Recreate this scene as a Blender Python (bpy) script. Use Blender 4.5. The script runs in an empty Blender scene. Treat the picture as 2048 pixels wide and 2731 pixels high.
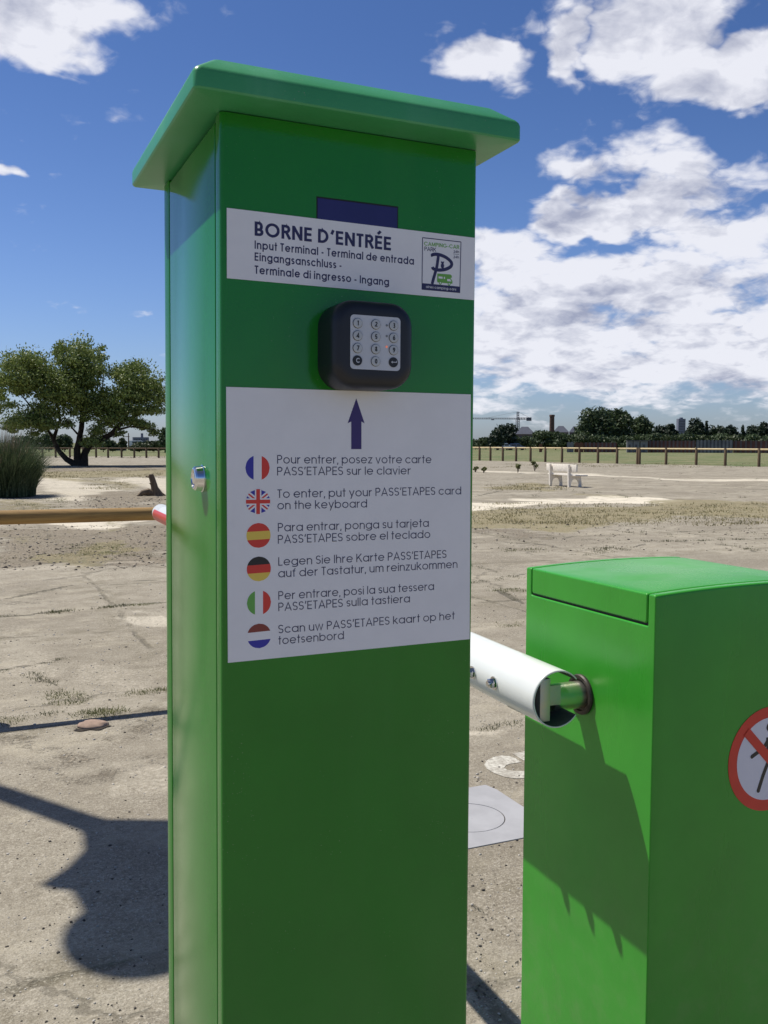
import bpy, bmesh, math, random
import numpy as np
from mathutils import Vector, Matrix
R = math.radians
random.seed(7)
rng = np.random.default_rng(11)
scene = bpy.context.scene
COL = scene.collection

# ------------------------------------------------------------------ camera
F_PX, PITCH, ROLL, YAW, CAM_H = 2532.8, .0722, -.0021, .4171, 1.4
def rx(a): c, s = math.cos(a), math.sin(a); return np.array([[1,0,0],[0,c,-s],[0,s,c]])
def ry(a): c, s = math.cos(a), math.sin(a); return np.array([[c,0,s],[0,1,0],[-s,0,c]])
def rz(a): c, s = math.cos(a), math.sin(a); return np.array([[c,-s,0],[s,c,0],[0,0,1]])
B = rz(-YAW) @ rx(-PITCH) @ ry(ROLL)          # columns: right, forward, up
cam_d = bpy.data.cameras.new('camera'); cam = bpy.data.objects.new('camera', cam_d); COL.objects.link(cam)
cam_d.sensor_fit = 'VERTICAL'; cam_d.sensor_height = 36.0; cam_d.sensor_width = 27.0
cam_d.lens = F_PX / 2731 * 36; cam_d.clip_start = .02; cam_d.clip_end = 6000
cam.matrix_world = Matrix(((B[0,0], B[0,2], -B[0,1], 0), (B[1,0], B[1,2], -B[1,1], 0), (B[2,0], B[2,2], -B[2,1], CAM_H), (0,0,0,1)))
scene.camera = cam
def ray(px, py): return B @ np.array([(px-1024)/F_PX, 1, -(py-1365.5)/F_PX])
def gnd(px, py):                               # surveyed spot on the ground
    d = ray(px, py); t = -CAM_H/d[2]; return (t*d[0], t*d[1])
def far(px, py, dist):                         # point at a horizontal distance along a bearing
    d = ray(px, py); t = dist/math.hypot(d[0], d[1]); return (t*d[0], t*d[1], CAM_H+t*d[2])

# ------------------------------------------------------------------ view, world, sun
scene.view_settings.view_transform = 'Standard'; scene.view_settings.look = 'None'
scene.view_settings.gamma = 1; scene.view_settings.exposure = 0.0
SUN = Vector((.355, -.44, -1.0)).normalized()
sl = bpy.data.lights.new('sun', 'SUN'); so = bpy.data.objects.new('sun', sl); COL.objects.link(so)
sl.energy = 5.0; sl.angle = R(.53); sl.color = (1, .95, .87)
so.rotation_euler = SUN.to_track_quat('-Z', 'Y').to_euler(); so.location = (-10, 12, 30)
SUN_EL = math.asin(-SUN.z); SUN_AZ = math.atan2(-SUN.x, -SUN.y)

class NT:
    """small helper to write node trees as expressions"""
    def __init__(s, tree): s.t = tree; s.n = tree.nodes; s.l = tree.links
    def put(s, sock, v):
        if hasattr(v, 'is_output'): s.l.new(v, sock)
        else: sock.default_value = v
    def m(s, op, a, b=0.0, c=0.0, clamp=False):
        n = s.n.new('ShaderNodeMath'); n.operation = op; n.use_clamp = clamp
        s.put(n.inputs[0], a); s.put(n.inputs[1], b); s.put(n.inputs[2], c); return n.outputs[0]
    def vm(s, op, a, b=(0,0,0)):
        n = s.n.new('ShaderNodeVectorMath'); n.operation = op
        s.put(n.inputs[0], a); s.put(n.inputs[3 if op == 'SCALE' else 1], b); return n.outputs[0]
    def ss(s, x, lo, hi, a=0.0, b=1.0):
        n = s.n.new('ShaderNodeMapRange'); n.interpolation_type = 'SMOOTHSTEP'
        s.put(n.inputs[0], x); n.inputs[1].default_value = lo; n.inputs[2].default_value = hi
        n.inputs[3].default_value = a; n.inputs[4].default_value = b; return n.outputs[0]
    def noise(s, vec, scale, detail=4, rough=.55, dist=0.0, col=False, d2=False):
        n = s.n.new('ShaderNodeTexNoise'); n.noise_dimensions = '2D' if d2 else '3D'; s.put(n.inputs['Vector'], vec); n.inputs['Scale'].default_value = scale
        n.inputs['Detail'].default_value = detail; n.inputs['Roughness'].default_value = rough; n.inputs['Distortion'].default_value = dist
        return n.outputs[1 if col else 0]
    def voro(s, vec, scale, feature='F1', out=0, rnd=1.0):
        n = s.n.new('ShaderNodeTexVoronoi'); n.feature = feature; s.put(n.inputs['Vector'], vec)
        n.inputs['Scale'].default_value = scale; n.inputs['Randomness'].default_value = rnd; return n.outputs[out]
    def mix(s, f, a, b, typ='MIX'):
        n = s.n.new('ShaderNodeMix'); n.data_type = 'RGBA'; n.blend_type = typ
        s.put(n.inputs[0], f); s.put(n.inputs[6], a); s.put(n.inputs[7], b); return n.outputs[2]
    def obj(s): return s.n.new('ShaderNodeTexCoord').outputs['Object']
    def geo(s): return s.n.new('ShaderNodeNewGeometry').outputs['Position']
    def attr(s, name):
        n = s.n.new('ShaderNodeAttribute'); n.attribute_name = name; return n.outputs['Fac']
    def comb(s, x, y, z):
        n = s.n.new('ShaderNodeCombineXYZ'); s.put(n.inputs[0], x); s.put(n.inputs[1], y); s.put(n.inputs[2], z); return n.outputs[0]
def c4(c): return (c[0], c[1], c[2], 1.0)

world = bpy.data.worlds.new('World'); scene.world = world; world.use_nodes = True
w = NT(world.node_tree); w.n.clear()
sky = w.n.new('ShaderNodeTexSky'); sky.sky_type = 'NISHITA'; sky.sun_disc = False
sky.sun_elevation = SUN_EL; sky.sun_rotation = SUN_AZ; sky.air_density = 1.0; sky.dust_density = .6; sky.ozone_density = 1.6
SKY_S = .1
gen = w.n.new('ShaderNodeTexCoord').outputs['Generated']
sep = w.n.new('ShaderNodeSeparateXYZ'); w.put(sep.inputs[0], gen)
X, Y, Z = sep.outputs
az = w.m('MULTIPLY', w.m('ARCTAN2', X, Y), 180/math.pi)
el = w.m('MULTIPLY', w.m('ARCSINE', Z), 180/math.pi)
# cloud field laid on the sky dome by bearing and height; flattened towards the horizon
wl = w.n.new('ShaderNodeVectorMath'); wl.operation = 'SCALE'
warp = w.noise(w.vm('MULTIPLY', gen, (1, 1, 1.6)), 9, 4, .6, col=True)
wv = w.vm('SUBTRACT', warp, (.5, .5, .5))
sw = w.n.new('ShaderNodeSeparateXYZ'); w.put(sw.inputs[0], wv)
azw = w.m('ADD', az, w.m('MULTIPLY', sw.outputs[0], 9.0)); elw = w.m('ADD', el, w.m('MULTIPLY', sw.outputs[2], 6.0))
def px_ae(px, py):
    d = ray(px, py); return math.degrees(math.atan2(d[0], d[1])), math.degrees(math.asin(d[2]/np.linalg.norm(d)))
DEG = 2532.8*math.pi/180
#        px    py   rx   ry  strength
CL = [(90, 30, 260, 120, 1.7), (150, 120, 180, 80, 1.3), (5, 440, 38, 26, .85), (345, 838, 70, 20, .72), (410, 852, 34, 18, .6), (150, 470, 34, 10, .5), (430, 975, 45, 34, .6),
      (1300, 165, 105, 70, 1.15), (1390, 70, 80, 45, .5), (1170, 185, 60, 22, .3), (1545, 115, 68, 62, 1.15), (1770, 70, 140, 105, 1.6), (1970, 190, 190, 85, 1.6),
      (1830, 300, 150, 40, .5), (1540, 425, 130, 45, .8), (1700, 420, 70, 60, .7), (1920, 470, 200, 70, 1.0), (1460, 590, 130, 40, .8), (1620, 550, 200, 65, 1.7), (1900, 600, 240, 80, 1.1), (1360, 650, 190, 70, 1.1),
      (1650, 780, 480, 100, 1.25), (1400, 900, 360, 150, 1.25), (1800, 930, 450, 160, 1.3), (1350, 1060, 260, 60, .75), (1900, 1060, 500, 45, .7), (2300, 700, 400, 350, .9)]
dens = None
for (px, py, rxx, ryy, st) in CL:
    a0, e0 = px_ae(px, py)
    k = 1/max(.75, math.cos(R(e0)))
    dx = w.m('MULTIPLY', w.m('SUBTRACT', azw, a0), DEG/(rxx*k)); dy = w.m('MULTIPLY', w.m('SUBTRACT', elw, e0), DEG/ryy)
    r2 = w.m('ADD', w.m('MULTIPLY', dx, dx), w.m('MULTIPLY', dy, dy))
    v = w.m('MULTIPLY', w.m('EXPONENT', w.m('MULTIPLY', w.m('MULTIPLY', r2, w.m('ADD', .6, w.m('MULTIPLY', r2, .25))), -1.0)), st)
    dens = v if dens is None else w.m('MAXIMUM', dens, v)
# elsewhere round the horizon and overhead: loose broken cloud
rest = w.m('MULTIPLY', w.ss(w.noise(gen, 2.1, 3, .55), .55, .75), w.ss(el, 55, 15, .30, .75))
off = w.m('MAXIMUM', w.ss(az, 52, 66), w.m('MAXIMUM', w.ss(az, -4, -14), w.ss(el, 27, 34)))
dens = w.m('MAXIMUM', dens, w.m('MULTIPLY', rest, off))
def dome(v):                                     # a cloud deck seen in perspective: bearing plane over height
    q = w.n.new('ShaderNodeSeparateXYZ'); w.put(q.inputs[0], v); k = w.m('DIVIDE', 1.0, w.m('ADD', w.m('MAXIMUM', q.outputs[2], 0.0), .30))
    return w.comb(w.m('MULTIPLY', q.outputs[0], k), w.m('MULTIPLY', q.outputs[1], k), 0.0)
def puffs(v, sc):
    n = w.n.new('ShaderNodeTexVoronoi'); n.feature = 'SMOOTH_F1'; n.voronoi_dimensions = '2D'; w.put(n.inputs['Vector'], v); n.inputs['Scale'].default_value = sc; n.inputs['Smoothness'].default_value = .35
    return w.m('SUBTRACT', .42, n.outputs[0])
def field(v):
    d = dome(v); wob = w.vm('ADD', d, w.vm('SCALE', w.vm('SUBTRACT', w.noise(d, 7, 3, .6, col=True, d2=True), (.5, .5, .5)), .16))
    f = w.m('MULTIPLY', w.m('SUBTRACT', w.noise(d, 3.6, 7, .56, d2=True), .5), 1.9)
    f = w.m('ADD', f, w.m('MULTIPLY', puffs(wob, 7.0), .50)); f = w.m('ADD', f, w.m('MULTIPLY', puffs(wob, 17.0), .32))
    return w.m('ADD', f, w.m('MULTIPLY', w.m('SUBTRACT', w.noise(wob, 34, 3, .6, d2=True), .5), .30))
f0 = field(gen); f1 = field(w.vm('ADD', gen, (-.014, .003, .024)))
cov = w.m('ADD', dens, f0)
alpha = w.ss(cov, .40, 1.02)
emb = w.m('SUBTRACT', f0, f1)                   # side turned up to the sun bright, base grey
thick = w.m('MULTIPLY', w.ss(cov, .7, 2.0), w.ss(w.noise(dome(gen), 2.6, 3, .6, d2=True), .36, .62, .45, 1.15))
lit = w.m('SUBTRACT', w.m('ADD', w.m('MULTIPLY', emb, 1.55), .97), w.m('MULTIPLY', thick, .50), clamp=True)
ccol = w.mix(lit, c4((.36, .39, .52)), c4((.86, .87, .94)))
skyc = w.mix(1.0, sky.outputs[0], w.mix(w.ss(el, 30, 60), w.mix(w.ss(el, 0, 24), c4((.64, .77, 1.12)), c4((.42, .58, .90))), c4((.66, .58, .54))), 'MULTIPLY')
skyv = w.vm('SCALE', skyc, SKY_S)
fin = w.mix(w.m('MULTIPLY', alpha, .96), skyv, ccol)
world.cycles.sampling_method = 'MANUAL'; world.cycles.sample_map_resolution = 512
bg = w.n.new('ShaderNodeBackground'); w.put(bg.inputs[0], fin); bg.inputs[1].default_value = 1.0
out = w.n.new('ShaderNodeOutputWorld'); w.l.new(bg.outputs[0], out.inputs[0])

# ------------------------------------------------------------------ object helpers
def props(o, label=None, cat=None, group=None, kind=None):
    if label: o['label'] = label
    if cat: o['category'] = cat
    if group: o['group'] = group
    if kind: o['kind'] = kind
    return o
def thing(name, label, cat, loc=(0,0,0), rot=0, group=None):
    o = bpy.data.objects.new(name, None); COL.objects.link(o); o.empty_display_size = .1
    o.location = loc; o.rotation_euler = (0, 0, rot)
    return props(o, label, cat, group)
def link_bm(name, bm, mat, parent=None, smooth=False, label=None):
    me = bpy.data.meshes.new(name); bm.to_mesh(me); bm.free()
    if smooth:
        for p in me.polygons: p.use_smooth = True
        if smooth is not True: me.set_sharp_from_angle(angle=R(smooth))
    for m_ in (mat if isinstance(mat, (list, tuple)) else [mat]): me.materials.append(m_)
    o = bpy.data.objects.new(name, me); COL.objects.link(o)
    if parent: o.parent = parent
    if label: o['label'] = label
    return o
def link_np(name, verts, faces, mat, parent=None, smooth=False):
    me = bpy.data.meshes.new(name); me.from_pydata([tuple(v) for v in verts], [], [tuple(f) for f in faces]); me.update()
    if smooth:
        for p in me.polygons: p.use_smooth = True
    for m_ in (mat if isinstance(mat, (list, tuple)) else [mat]): me.materials.append(m_)
    o = bpy.data.objects.new(name, me); COL.objects.link(o)
    if parent: o.parent = parent
    return o
def add_box(bm, x0, x1, y0, y1, z0, z1, bev=0, seg=2):
    b2 = bmesh.new()
    bmesh.ops.create_cube(b2, size=1)
    for v in b2.verts: v.co = Vector((x0+(v.co.x+.5)*(x1-x0), y0+(v.co.y+.5)*(y1-y0), z0+(v.co.z+.5)*(z1-z0)))
    if bev: bmesh.ops.bevel(b2, geom=b2.edges[:], offset=bev, segments=seg, profile=.5, affect='EDGES')
    merge(bm, b2)
def merge(bm, b2, mat=None):
    me = bpy.data.meshes.new('tmp'); b2.to_mesh(me); b2.free()
    if mat is not None: me.transform(mat)
    bm.from_mesh(me); bpy.data.meshes.remove(me)
def box(name, parent, mat, x0, x1, y0, y1, z0, z1, bev=0, seg=2, label=None):
    bm = bmesh.new(); add_box(bm, x0, x1, y0, y1, z0, z1, bev, seg)
    return link_bm(name, bm, mat, parent, smooth=35 if bev else False, label=label)
def add_prism(bm, pts, h0, h1, axis='z', bev=0, seg=2):
    """extrude a 2-D outline; axis z: pts=(x,y); axis y: pts=(x,z); axis x: pts=(y,z)"""
    b2 = bmesh.new()
    def P(p, h): return {'z': (p[0], p[1], h), 'y': (p[0], h, p[1]), 'x': (h, p[0], p[1])}[axis]
    a = [b2.verts.new(P(p, h0)) for p in pts]; b = [b2.verts.new(P(p, h1)) for p in pts]
    n = len(pts)
    fa = b2.faces.new(a); fb = b2.faces.new(b[::-1])
    for i in range(n): b2.faces.new((a[i], b[i], b[(i+1) % n], a[(i+1) % n]))
    bmesh.ops.recalc_face_normals(b2, faces=b2.faces[:])
    if bev:
        es = [e for e in b2.edges if e.calc_face_angle(0) > R(30)]
        bmesh.ops.bevel(b2, geom=es, offset=bev, segments=seg, profile=.5, affect='EDGES')
    merge(bm, b2)
def add_tube(bm, pts, rads, n=10, caps=True):
    pts = [Vector(p) for p in pts]; rings = []
    for i, p in enumerate(pts):
        d = (pts[min(i+1, len(pts)-1)]-pts[max(i-1, 0)]).normalized()
        a = d.cross(Vector((0, 0, 1)));
        if a.length < .05: a = d.cross(Vector((0, 1, 0)))
        a.normalize(); b = d.cross(a)
        r = rads[i] if hasattr(rads, '__len__') else rads
        rings.append([bm.verts.new(p+(a*math.cos(t)+b*math.sin(t))*r) for t in [2*math.pi*k/n for k in range(n)]])
    for i in range(len(rings)-1):
        for k in range(n): bm.faces.new((rings[i][k], rings[i][(k+1) % n], rings[i+1][(k+1) % n], rings[i+1][k]))
    if caps: bm.faces.new(rings[0][::-1]); bm.faces.new(rings[-1])
def add_lathe(bm, prof, origin, axis, n=32):
    """prof: list of (distance along axis, radius)"""
    ax = Vector(axis).normalized(); a = ax.orthogonal().normalized(); b = ax.cross(a); o = Vector(origin); rings = []
    for h, r in prof:
        rings.append([bm.verts.new(o+ax*h+(a*math.cos(t)+b*math.sin(t))*max(r, 1e-5)) for t in [2*math.pi*k/n for k in range(n)]])
    for i in range(len(rings)-1):
        for k in range(n): bm.faces.new((rings[i][k], rings[i][(k+1) % n], rings[i+1][(k+1) % n], rings[i+1][k]))
    bm.faces.new(rings[0][::-1]); bm.faces.new(rings[-1])
    bmesh.ops.recalc_face_normals(bm, faces=bm.faces[:])
def rrect(x0, x1, y0, y1, r, n=6):
    p = []
    for cx, cy, a0 in ((x1-r, y1-r, 0), (x0+r, y1-r, 90), (x0+r, y0+r, 180), (x1-r, y0+r, 270)):
        for k in range(n+1):
            a = R(a0+90*k/n); p.append((cx+r*math.cos(a), cy+r*math.sin(a)))
    return p

# ------------------------------------------------------------------ materials
def mat(name, col, rough=.5, metal=0.0, var=.12, vscale=20, bump=0.0, bscale=300, spec=.5, coat=0.0, col2=None, bdist=.001, detail=4):
    m_ = bpy.data.materials.new(name); m_.use_nodes = True; t = NT(m_.node_tree); b = t.n['Principled BSDF']
    b.inputs['Roughness'].default_value = rough; b.inputs['Metallic'].default_value = metal
    b.inputs['Specular IOR Level'].default_value = spec
    if coat: b.inputs['Coat Weight'].default_value = coat; b.inputs['Coat Roughness'].default_value = .06
    o = t.obj()
    nz = t.noise(o, vscale, detail, .6)
    c2 = col2 if col2 else tuple(min(1, c*(1+var)) for c in col); c1 = col if col2 else tuple(c*(1-var) for c in col)
    t.put(b.inputs['Base Color'], t.mix(t.ss(nz, .3, .7), c4(c1), c4(c2)))
    if bump:
        bn = t.n.new('ShaderNodeBump'); bn.inputs['Strength'].default_value = bump; bn.inputs['Distance'].default_value = bdist
        t.put(bn.inputs['Height'], t.noise(o, bscale, 3, .55)); t.l.new(bn.outputs[0], b.inputs['Normal'])
    return m_
def green_paint(name, base, dirt=.35, speck=.5, rough=.22):
    """powder-coated steel: orange-peel gloss, faint chalking, dust specks and vertical streaks"""
    m_ = bpy.data.materials.new(name); m_.use_nodes = True; t = NT(m_.node_tree); b = t.n['Principled BSDF']
    o = t.obj()
    big = t.noise(o, 6, 5, .6); streak = t.noise(t.vm('MULTIPLY', o, (1, 1, .12)), 9, 4, .6)
    col = t.mix(t.ss(big, .3, .7), c4(tuple(c*.93 for c in base)), c4(tuple(c*1.07 for c in base)))
    chalk = t.m('MULTIPLY', t.ss(streak, .5, .85), dirt*.35)
    col = t.mix(chalk, col, c4((base[0]*2+.06, base[1]*1.15+.05, base[2]*2+.05)))
    sp = t.voro(o, 260); spm = t.m('MULTIPLY', t.ss(sp, .13, .07), t.ss(t.noise(o, 14, 3, .6), .52, .66))
    col = t.mix(t.m('MULTIPLY', spm, speck), col, c4((.30, .38, .25)))
    sc1 = t.noise(t.vm('MULTIPLY', t.vm('ADD', o, t.vm('SCALE', t.noise(o, 3, 2, .5, col=True), .08)), (14, 14, 220)), 1.0, 2, .5); scm = t.m('MULTIPLY', t.ss(sc1, .735, .76), t.ss(t.noise(o, 5.5, 3, .6), .56, .66))
    col = t.mix(t.m('MULTIPLY', scm, .30*min(1, speck*2)), col, c4((.25, .38, .20)))
    low = t.n.new('ShaderNodeSeparateXYZ'); t.put(low.inputs[0], o); dst = t.m('MULTIPLY', t.ss(low.outputs[2], .95, .25), t.ss(t.noise(o, 22, 5, .7), .42, .72)); col = t.mix(t.m('MULTIPLY', dst, .22), col, c4((.26, .26, .17)))
    t.put(b.inputs['Base Color'], col)
    t.put(b.inputs['Roughness'], t.m('ADD', rough, t.m('MULTIPLY', t.ss(streak, .4, .75), .12)))
    b.inputs['Specular IOR Level'].default_value = .46
    bn = t.n.new('ShaderNodeBump'); bn.inputs['Strength'].default_value = .16; bn.inputs['Distance'].default_value = .0006
    t.put(bn.inputs['Height'], t.noise(o, 520, 2, .5)); t.l.new(bn.outputs[0], b.inputs['Normal'])
    return m_
M_POST = green_paint('terminal_green_paint', (.016, .210, .016), dirt=.5, rough=.10)
M_CAP = green_paint('cap_green_paint', (.055, .33, .125), dirt=1.3, speck=1.0, rough=.30)
M_CAB = green_paint('cabinet_green_paint', (.044, .335, .028), dirt=.10, speck=.15, rough=.27)
M_CABD = M_CAB
M_WHITE = mat('sign_white', (.84, .84, .85), .45, var=.02, vscale=30, bump=.05, bscale=400)
M_INK = mat('sign_ink', (.028, .026, .095), .4, var=.02)
M_INKL = mat('sign_text_ink', (.038, .040, .10), .4, var=.02)
M_ARROW = mat('arrow_violet', (.040, .022, .150), .4, var=.02)
M_DISP = mat('display_blue_glass', (.030, .026, .125), .16, var=.08, vscale=14)
M_DARK = mat('gap_dark', (.010, .014, .012), .7)
M_BLK = mat('reader_black_plastic', (.012, .014, .019), .42, var=.1, bump=.15, bscale=900, bdist=.0003)
M_PLATE = mat('keypad_grey', (.58, .61, .65), .4, var=.03, vscale=60)
M_KEY = mat('key_grey', (.50, .53, .54), .35, var=.03)
M_KINK = mat('key_ink', (.015, .016, .018), .4)
M_LED0 = mat('led_off', (.20, .22, .23), .3)
M_LED1 = bpy.data.materials.new('led_lit'); M_LED1.use_nodes = True
_b = M_LED1.node_tree.nodes['Principled BSDF']; _b.inputs['Base Color'].default_value = (.8, .25, .15, 1); _b.inputs['Emission Color'].default_value = (1, .28, .15, 1); _b.inputs['Emission Strength'].default_value = .35
M_CHROME = mat('chrome', (.75, .75, .76), .08, 1.0, var=.02)
M_ZINC = mat('zinc_plated_steel', (.55, .58, .55), .3, .9, vscale=40, col2=(.62, .56, .40), bump=.2, bscale=200)
M_GALV = mat('galvanised_bracket', (.50, .53, .50), .45, .6, vscale=45, col2=(.60, .56, .42), bump=.2, bscale=300)
M_RUST = mat('dark_bushing', (.035, .030, .028), .5, .4, vscale=60, col2=(.075, .062, .056), bump=.4, bscale=200)
M_INNER = mat('boom_bare_inside', (.07, .075, .08), .6, var=.2, vscale=30)
M_BOOM = mat('boom_white_paint', (.78, .80, .77), .22, var=.03, vscale=8, spec=.5, bump=.03, bscale=200)
M_FR, M_FG, M_FB = mat('flag_red', (.72, .05, .035), .45, var=.03), mat('flag_green', (.14, .42, .08), .45, var=.03), mat('flag_blue', (.035, .035, .38), .45, var=.03)
M_FY, M_FK, M_FW, M_FD = mat('flag_yellow', (.85, .62, .10), .45, var=.03), mat('flag_black', (.02, .02, .02), .45), mat('flag_white', (.85, .85, .86), .45, var=.02), mat('flag_dark_red', (.26, .05, .035), .45, var=.03)
M_LOGOG = mat('logo_green', (.16, .42, .07), .45, var=.02)
M_PRED = mat('sign_red', (.68, .04, .025), .35, var=.04, vscale=40)
M_PWHITE = mat('prohibition_white', (.74, .74, .82), .35, var=.02)
M_RED = mat('reflective_red', (.65, .05, .03), .35, var=.05)
M_CONCB = mat('bench_concrete', (.80, .74, .64), .85, vscale=14, var=.12, bump=.4, bscale=60, bdist=.004)
M_MAST = mat('mast_grey_paint', (.12, .13, .14), .4, .3)
M_BRICK = mat('chimney_brick', (.10, .058, .048), .9, vscale=2, var=.25)
M_SLATE = mat('slate_roof', (.075, .085, .12), .7, vscale=.6, var=.15)
M_HWALL = mat('house_wall_far', (.13, .10, .10), .9, vscale=.5, var=.2)
M_CREAM = mat('house_wall_cream', (.45, .36, .22), .9, vscale=.5, var=.15)
M_ORANGE = mat('orange_wall', (.16, .07, .045), .9, vscale=.7, var=.2)
M_REDW = mat('red_brown_wall', (.14, .058, .048), .9, vscale=.7, var=.25)
M_GREYW = mat('grey_panel_wall', (.095, .095, .11), .8, vscale=.7, var=.25)
M_PALEW = mat('pale_panel_wall', (.19, .19, .20), .8, vscale=.7, var=.25)
M_TOWER = mat('tower_block_wall', (.17, .18, .24), .8, vscale=.3, var=.1)
M_GLASS = mat('window_dark', (.05, .06, .09), .2)
M_STEEL = mat('crane_steel', (.10, .10, .13), .6)
M_VAN = mat('white_vehicle_paint', (.7, .72, .75), .3)
M_CAR = mat('blue_vehicle_paint', (.10, .16, .28), .3)
def wood(name, a, b_, sc=(1, 1, 1)):
    m_ = bpy.data.materials.new(name); m_.use_nodes = True; t = NT(m_.node_tree); b = t.n['Principled BSDF']
    o = t.obj(); g = t.noise(t.vm('MULTIPLY', o, sc), 16, 6, .65, .6); k = t.voro(t.vm('MULTIPLY', o, tuple(x*.5+.05 for x in sc)), 9)
    c = t.mix(t.ss(g, .3, .72), c4(a), c4(b_)); c = t.mix(t.ss(k, .16, .05, 0, .75), c, c4(tuple(x*.3 for x in a)))
    t.put(b.inputs['Base Color'], c); b.inputs['Roughness'].default_value = .75
    bn = t.n.new('ShaderNodeBump'); bn.inputs['Strength'].default_value = .5; bn.inputs['Distance'].default_value = .003
    t.put(bn.inputs['Height'], g); t.l.new(bn.outputs[0], b.inputs['Normal']); return m_
M_RAIL = wood('rail_pine', (.17, .090, .025), (.44, .27, .085), (.12, 1, 1))
M_FPOST = wood('fence_post_pine', (.085, .055, .03), (.16, .105, .05), (1, 1, .12))
M_FRAIL = wood('fence_rail_pine', (.66, .52, .28), (.80, .66, .38), (.2, .2, 1))
M_STUMP = wood('stump_wood', (.07, .045, .025), (.20, .14, .08), (1, 1, .2))
M_BARK = mat('tree_bark', (.040, .030, .022), .95, vscale=6, var=.3, bump=.8, bscale=12, bdist=.03)
def leafmat(name, a, b_, c_, sc):
    m_ = bpy.data.materials.new(name); m_.use_nodes = True; t = NT(m_.node_tree); b = t.n['Principled BSDF']
    o = t.obj(); n_ = t.noise(o, sc, 3, .6); n2_ = t.noise(o, sc*9, 2, .6)
    col = t.mix(t.ss(n_, .35, .65), c4(a), c4(b_)); col = t.mix(t.ss(n2_, .5, .75, 0, .8), col, c4(c_))
    t.put(b.inputs['Base Color'], col); b.inputs['Roughness'].default_value = .55; b.inputs['Specular IOR Level'].default_value = .35
    tr = t.n.new('ShaderNodeBsdfTranslucent'); t.put(tr.inputs[0], col); mx = t.n.new('ShaderNodeMixShader'); mx.inputs[0].default_value = .22
    t.l.new(b.outputs[0], mx.inputs[1]); t.l.new(tr.outputs[0], mx.inputs[2]); t.l.new(mx.outputs[0], t.n['Material Output'].inputs[0]); return m_
M_LEAF = leafmat('poplar_leaves', (.12, .175, .040), (.18, .235, .055), (.31, .33, .13), .5)
M_LEAFD = leafmat('dark_pine_leaves', (.020, .036, .020), (.030, .052, .026), (.045, .070, .034), .2)
M_LEAFM = leafmat('hedge_leaves', (.052, .080, .034), (.072, .108, .042), (.10, .135, .055), .15)
M_LEAFG = leafmat('olive_leaves', (.040, .060, .022), (.060, .085, .030), (.085, .11, .045), .2)
M_REED = leafmat('reed_leaves', (.050, .085, .034), (.085, .12, .055), (.24, .26, .14), 2)
M_PLUME = leafmat('reed_dry_tips', (.22, .16, .11), (.30, .22, .15), (.34, .28, .20), 2)
M_WEED = leafmat('weed_leaves', (.12, .14, .045), (.20, .21, .075), (.30, .28, .13), 5)
M_DRY = leafmat('dry_grass', (.20, .18, .08), (.31, .27, .13), (.42, .36, .20), 3)
M_WEEDD = leafmat('dark_weed_leaves', (.070, .085, .036), (.12, .125, .055), (.24, .22, .11), 5)
M_STONE = mat('pebble_stone', (.33, .285, .22), .9, vscale=9, var=.4)

# ------------------------------------------------------------------ ground: one sheet to the horizon
def vnoise(x, y, s, seed=0, octv=4):
    """value noise, vectorised"""
    t = np.zeros_like(x); a = 1.0; tot = 0
    for o in range(octv):
        xx, yy = x*s+seed*17.3+o*31.7, y*s-seed*9.1+o*11.9
        xi, yi = np.floor(xx), np.floor(yy); fx, fy = xx-xi, yy-yi; fx = fx*fx*(3-2*fx); fy = fy*fy*(3-2*fy)
        def h(i, j): v = np.sin(i*127.1+j*311.7+seed*74.7)*43758.5453; return v-np.floor(v)
        t += a*((h(xi, yi)*(1-fx)+h(xi+1, yi)*fx)*(1-fy)+(h(xi, yi+1)*(1-fx)+h(xi+1, yi+1)*fx)*fy)
        tot += a; a *= .5; s *= 2
    return t/tot
azs = np.concatenate([np.arange(-180, -4, 4.0), np.arange(-4, 52, .16), np.arange(52, 180, 4.0)]); NA = len(azs)
rs = np.concatenate([[.05, .4, .8, 1.2, 1.5], 1.5*np.exp(np.arange(1, 560)*(math.log(140/1.5)/560)), [150, 180, 230, 320, 500, 900, 1800, 4500]]); NR = len(rs)
RR, AA = np.meshgrid(rs, np.radians(azs), indexing='ij')
GX, GY = RR*np.sin(AA), RR*np.cos(AA)
GZ = np.zeros_like(GX)
GZ += (vnoise(GX, GY, .7, 3)-.5)*np.clip((RR-5)/20, 0, 1)*.07*np.clip((160-RR)/60, 0, 1)
px_ = GX.ravel(); py_ = GY.ravel()
def seg_mask(poly, wd):
    """distance to a chain of ground points, with wobble"""
    d = np.full(px_.shape, 1e9)
    P_ = [gnd(*p) for p in poly]
    for (ax_, ay_), (bx_, by_) in zip(P_[:-1], P_[1:]):
        L = (bx_-ax_)**2+(by_-ay_)**2; t = np.clip(((px_-ax_)*(bx_-ax_)+(py_-ay_)*(by_-ay_))/L, 0, 1)
        d = np.minimum(d, np.hypot(px_-ax_-t*(bx_-ax_), py_-ay_-t*(by_-ay_)))
    rr = np.hypot(px_, py_)
    d = d + (vnoise(px_, py_, 3.0, 8)-.5)*np.minimum(.25, wd*3)
    return np.clip(1-d/wd, 0, 1)
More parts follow.
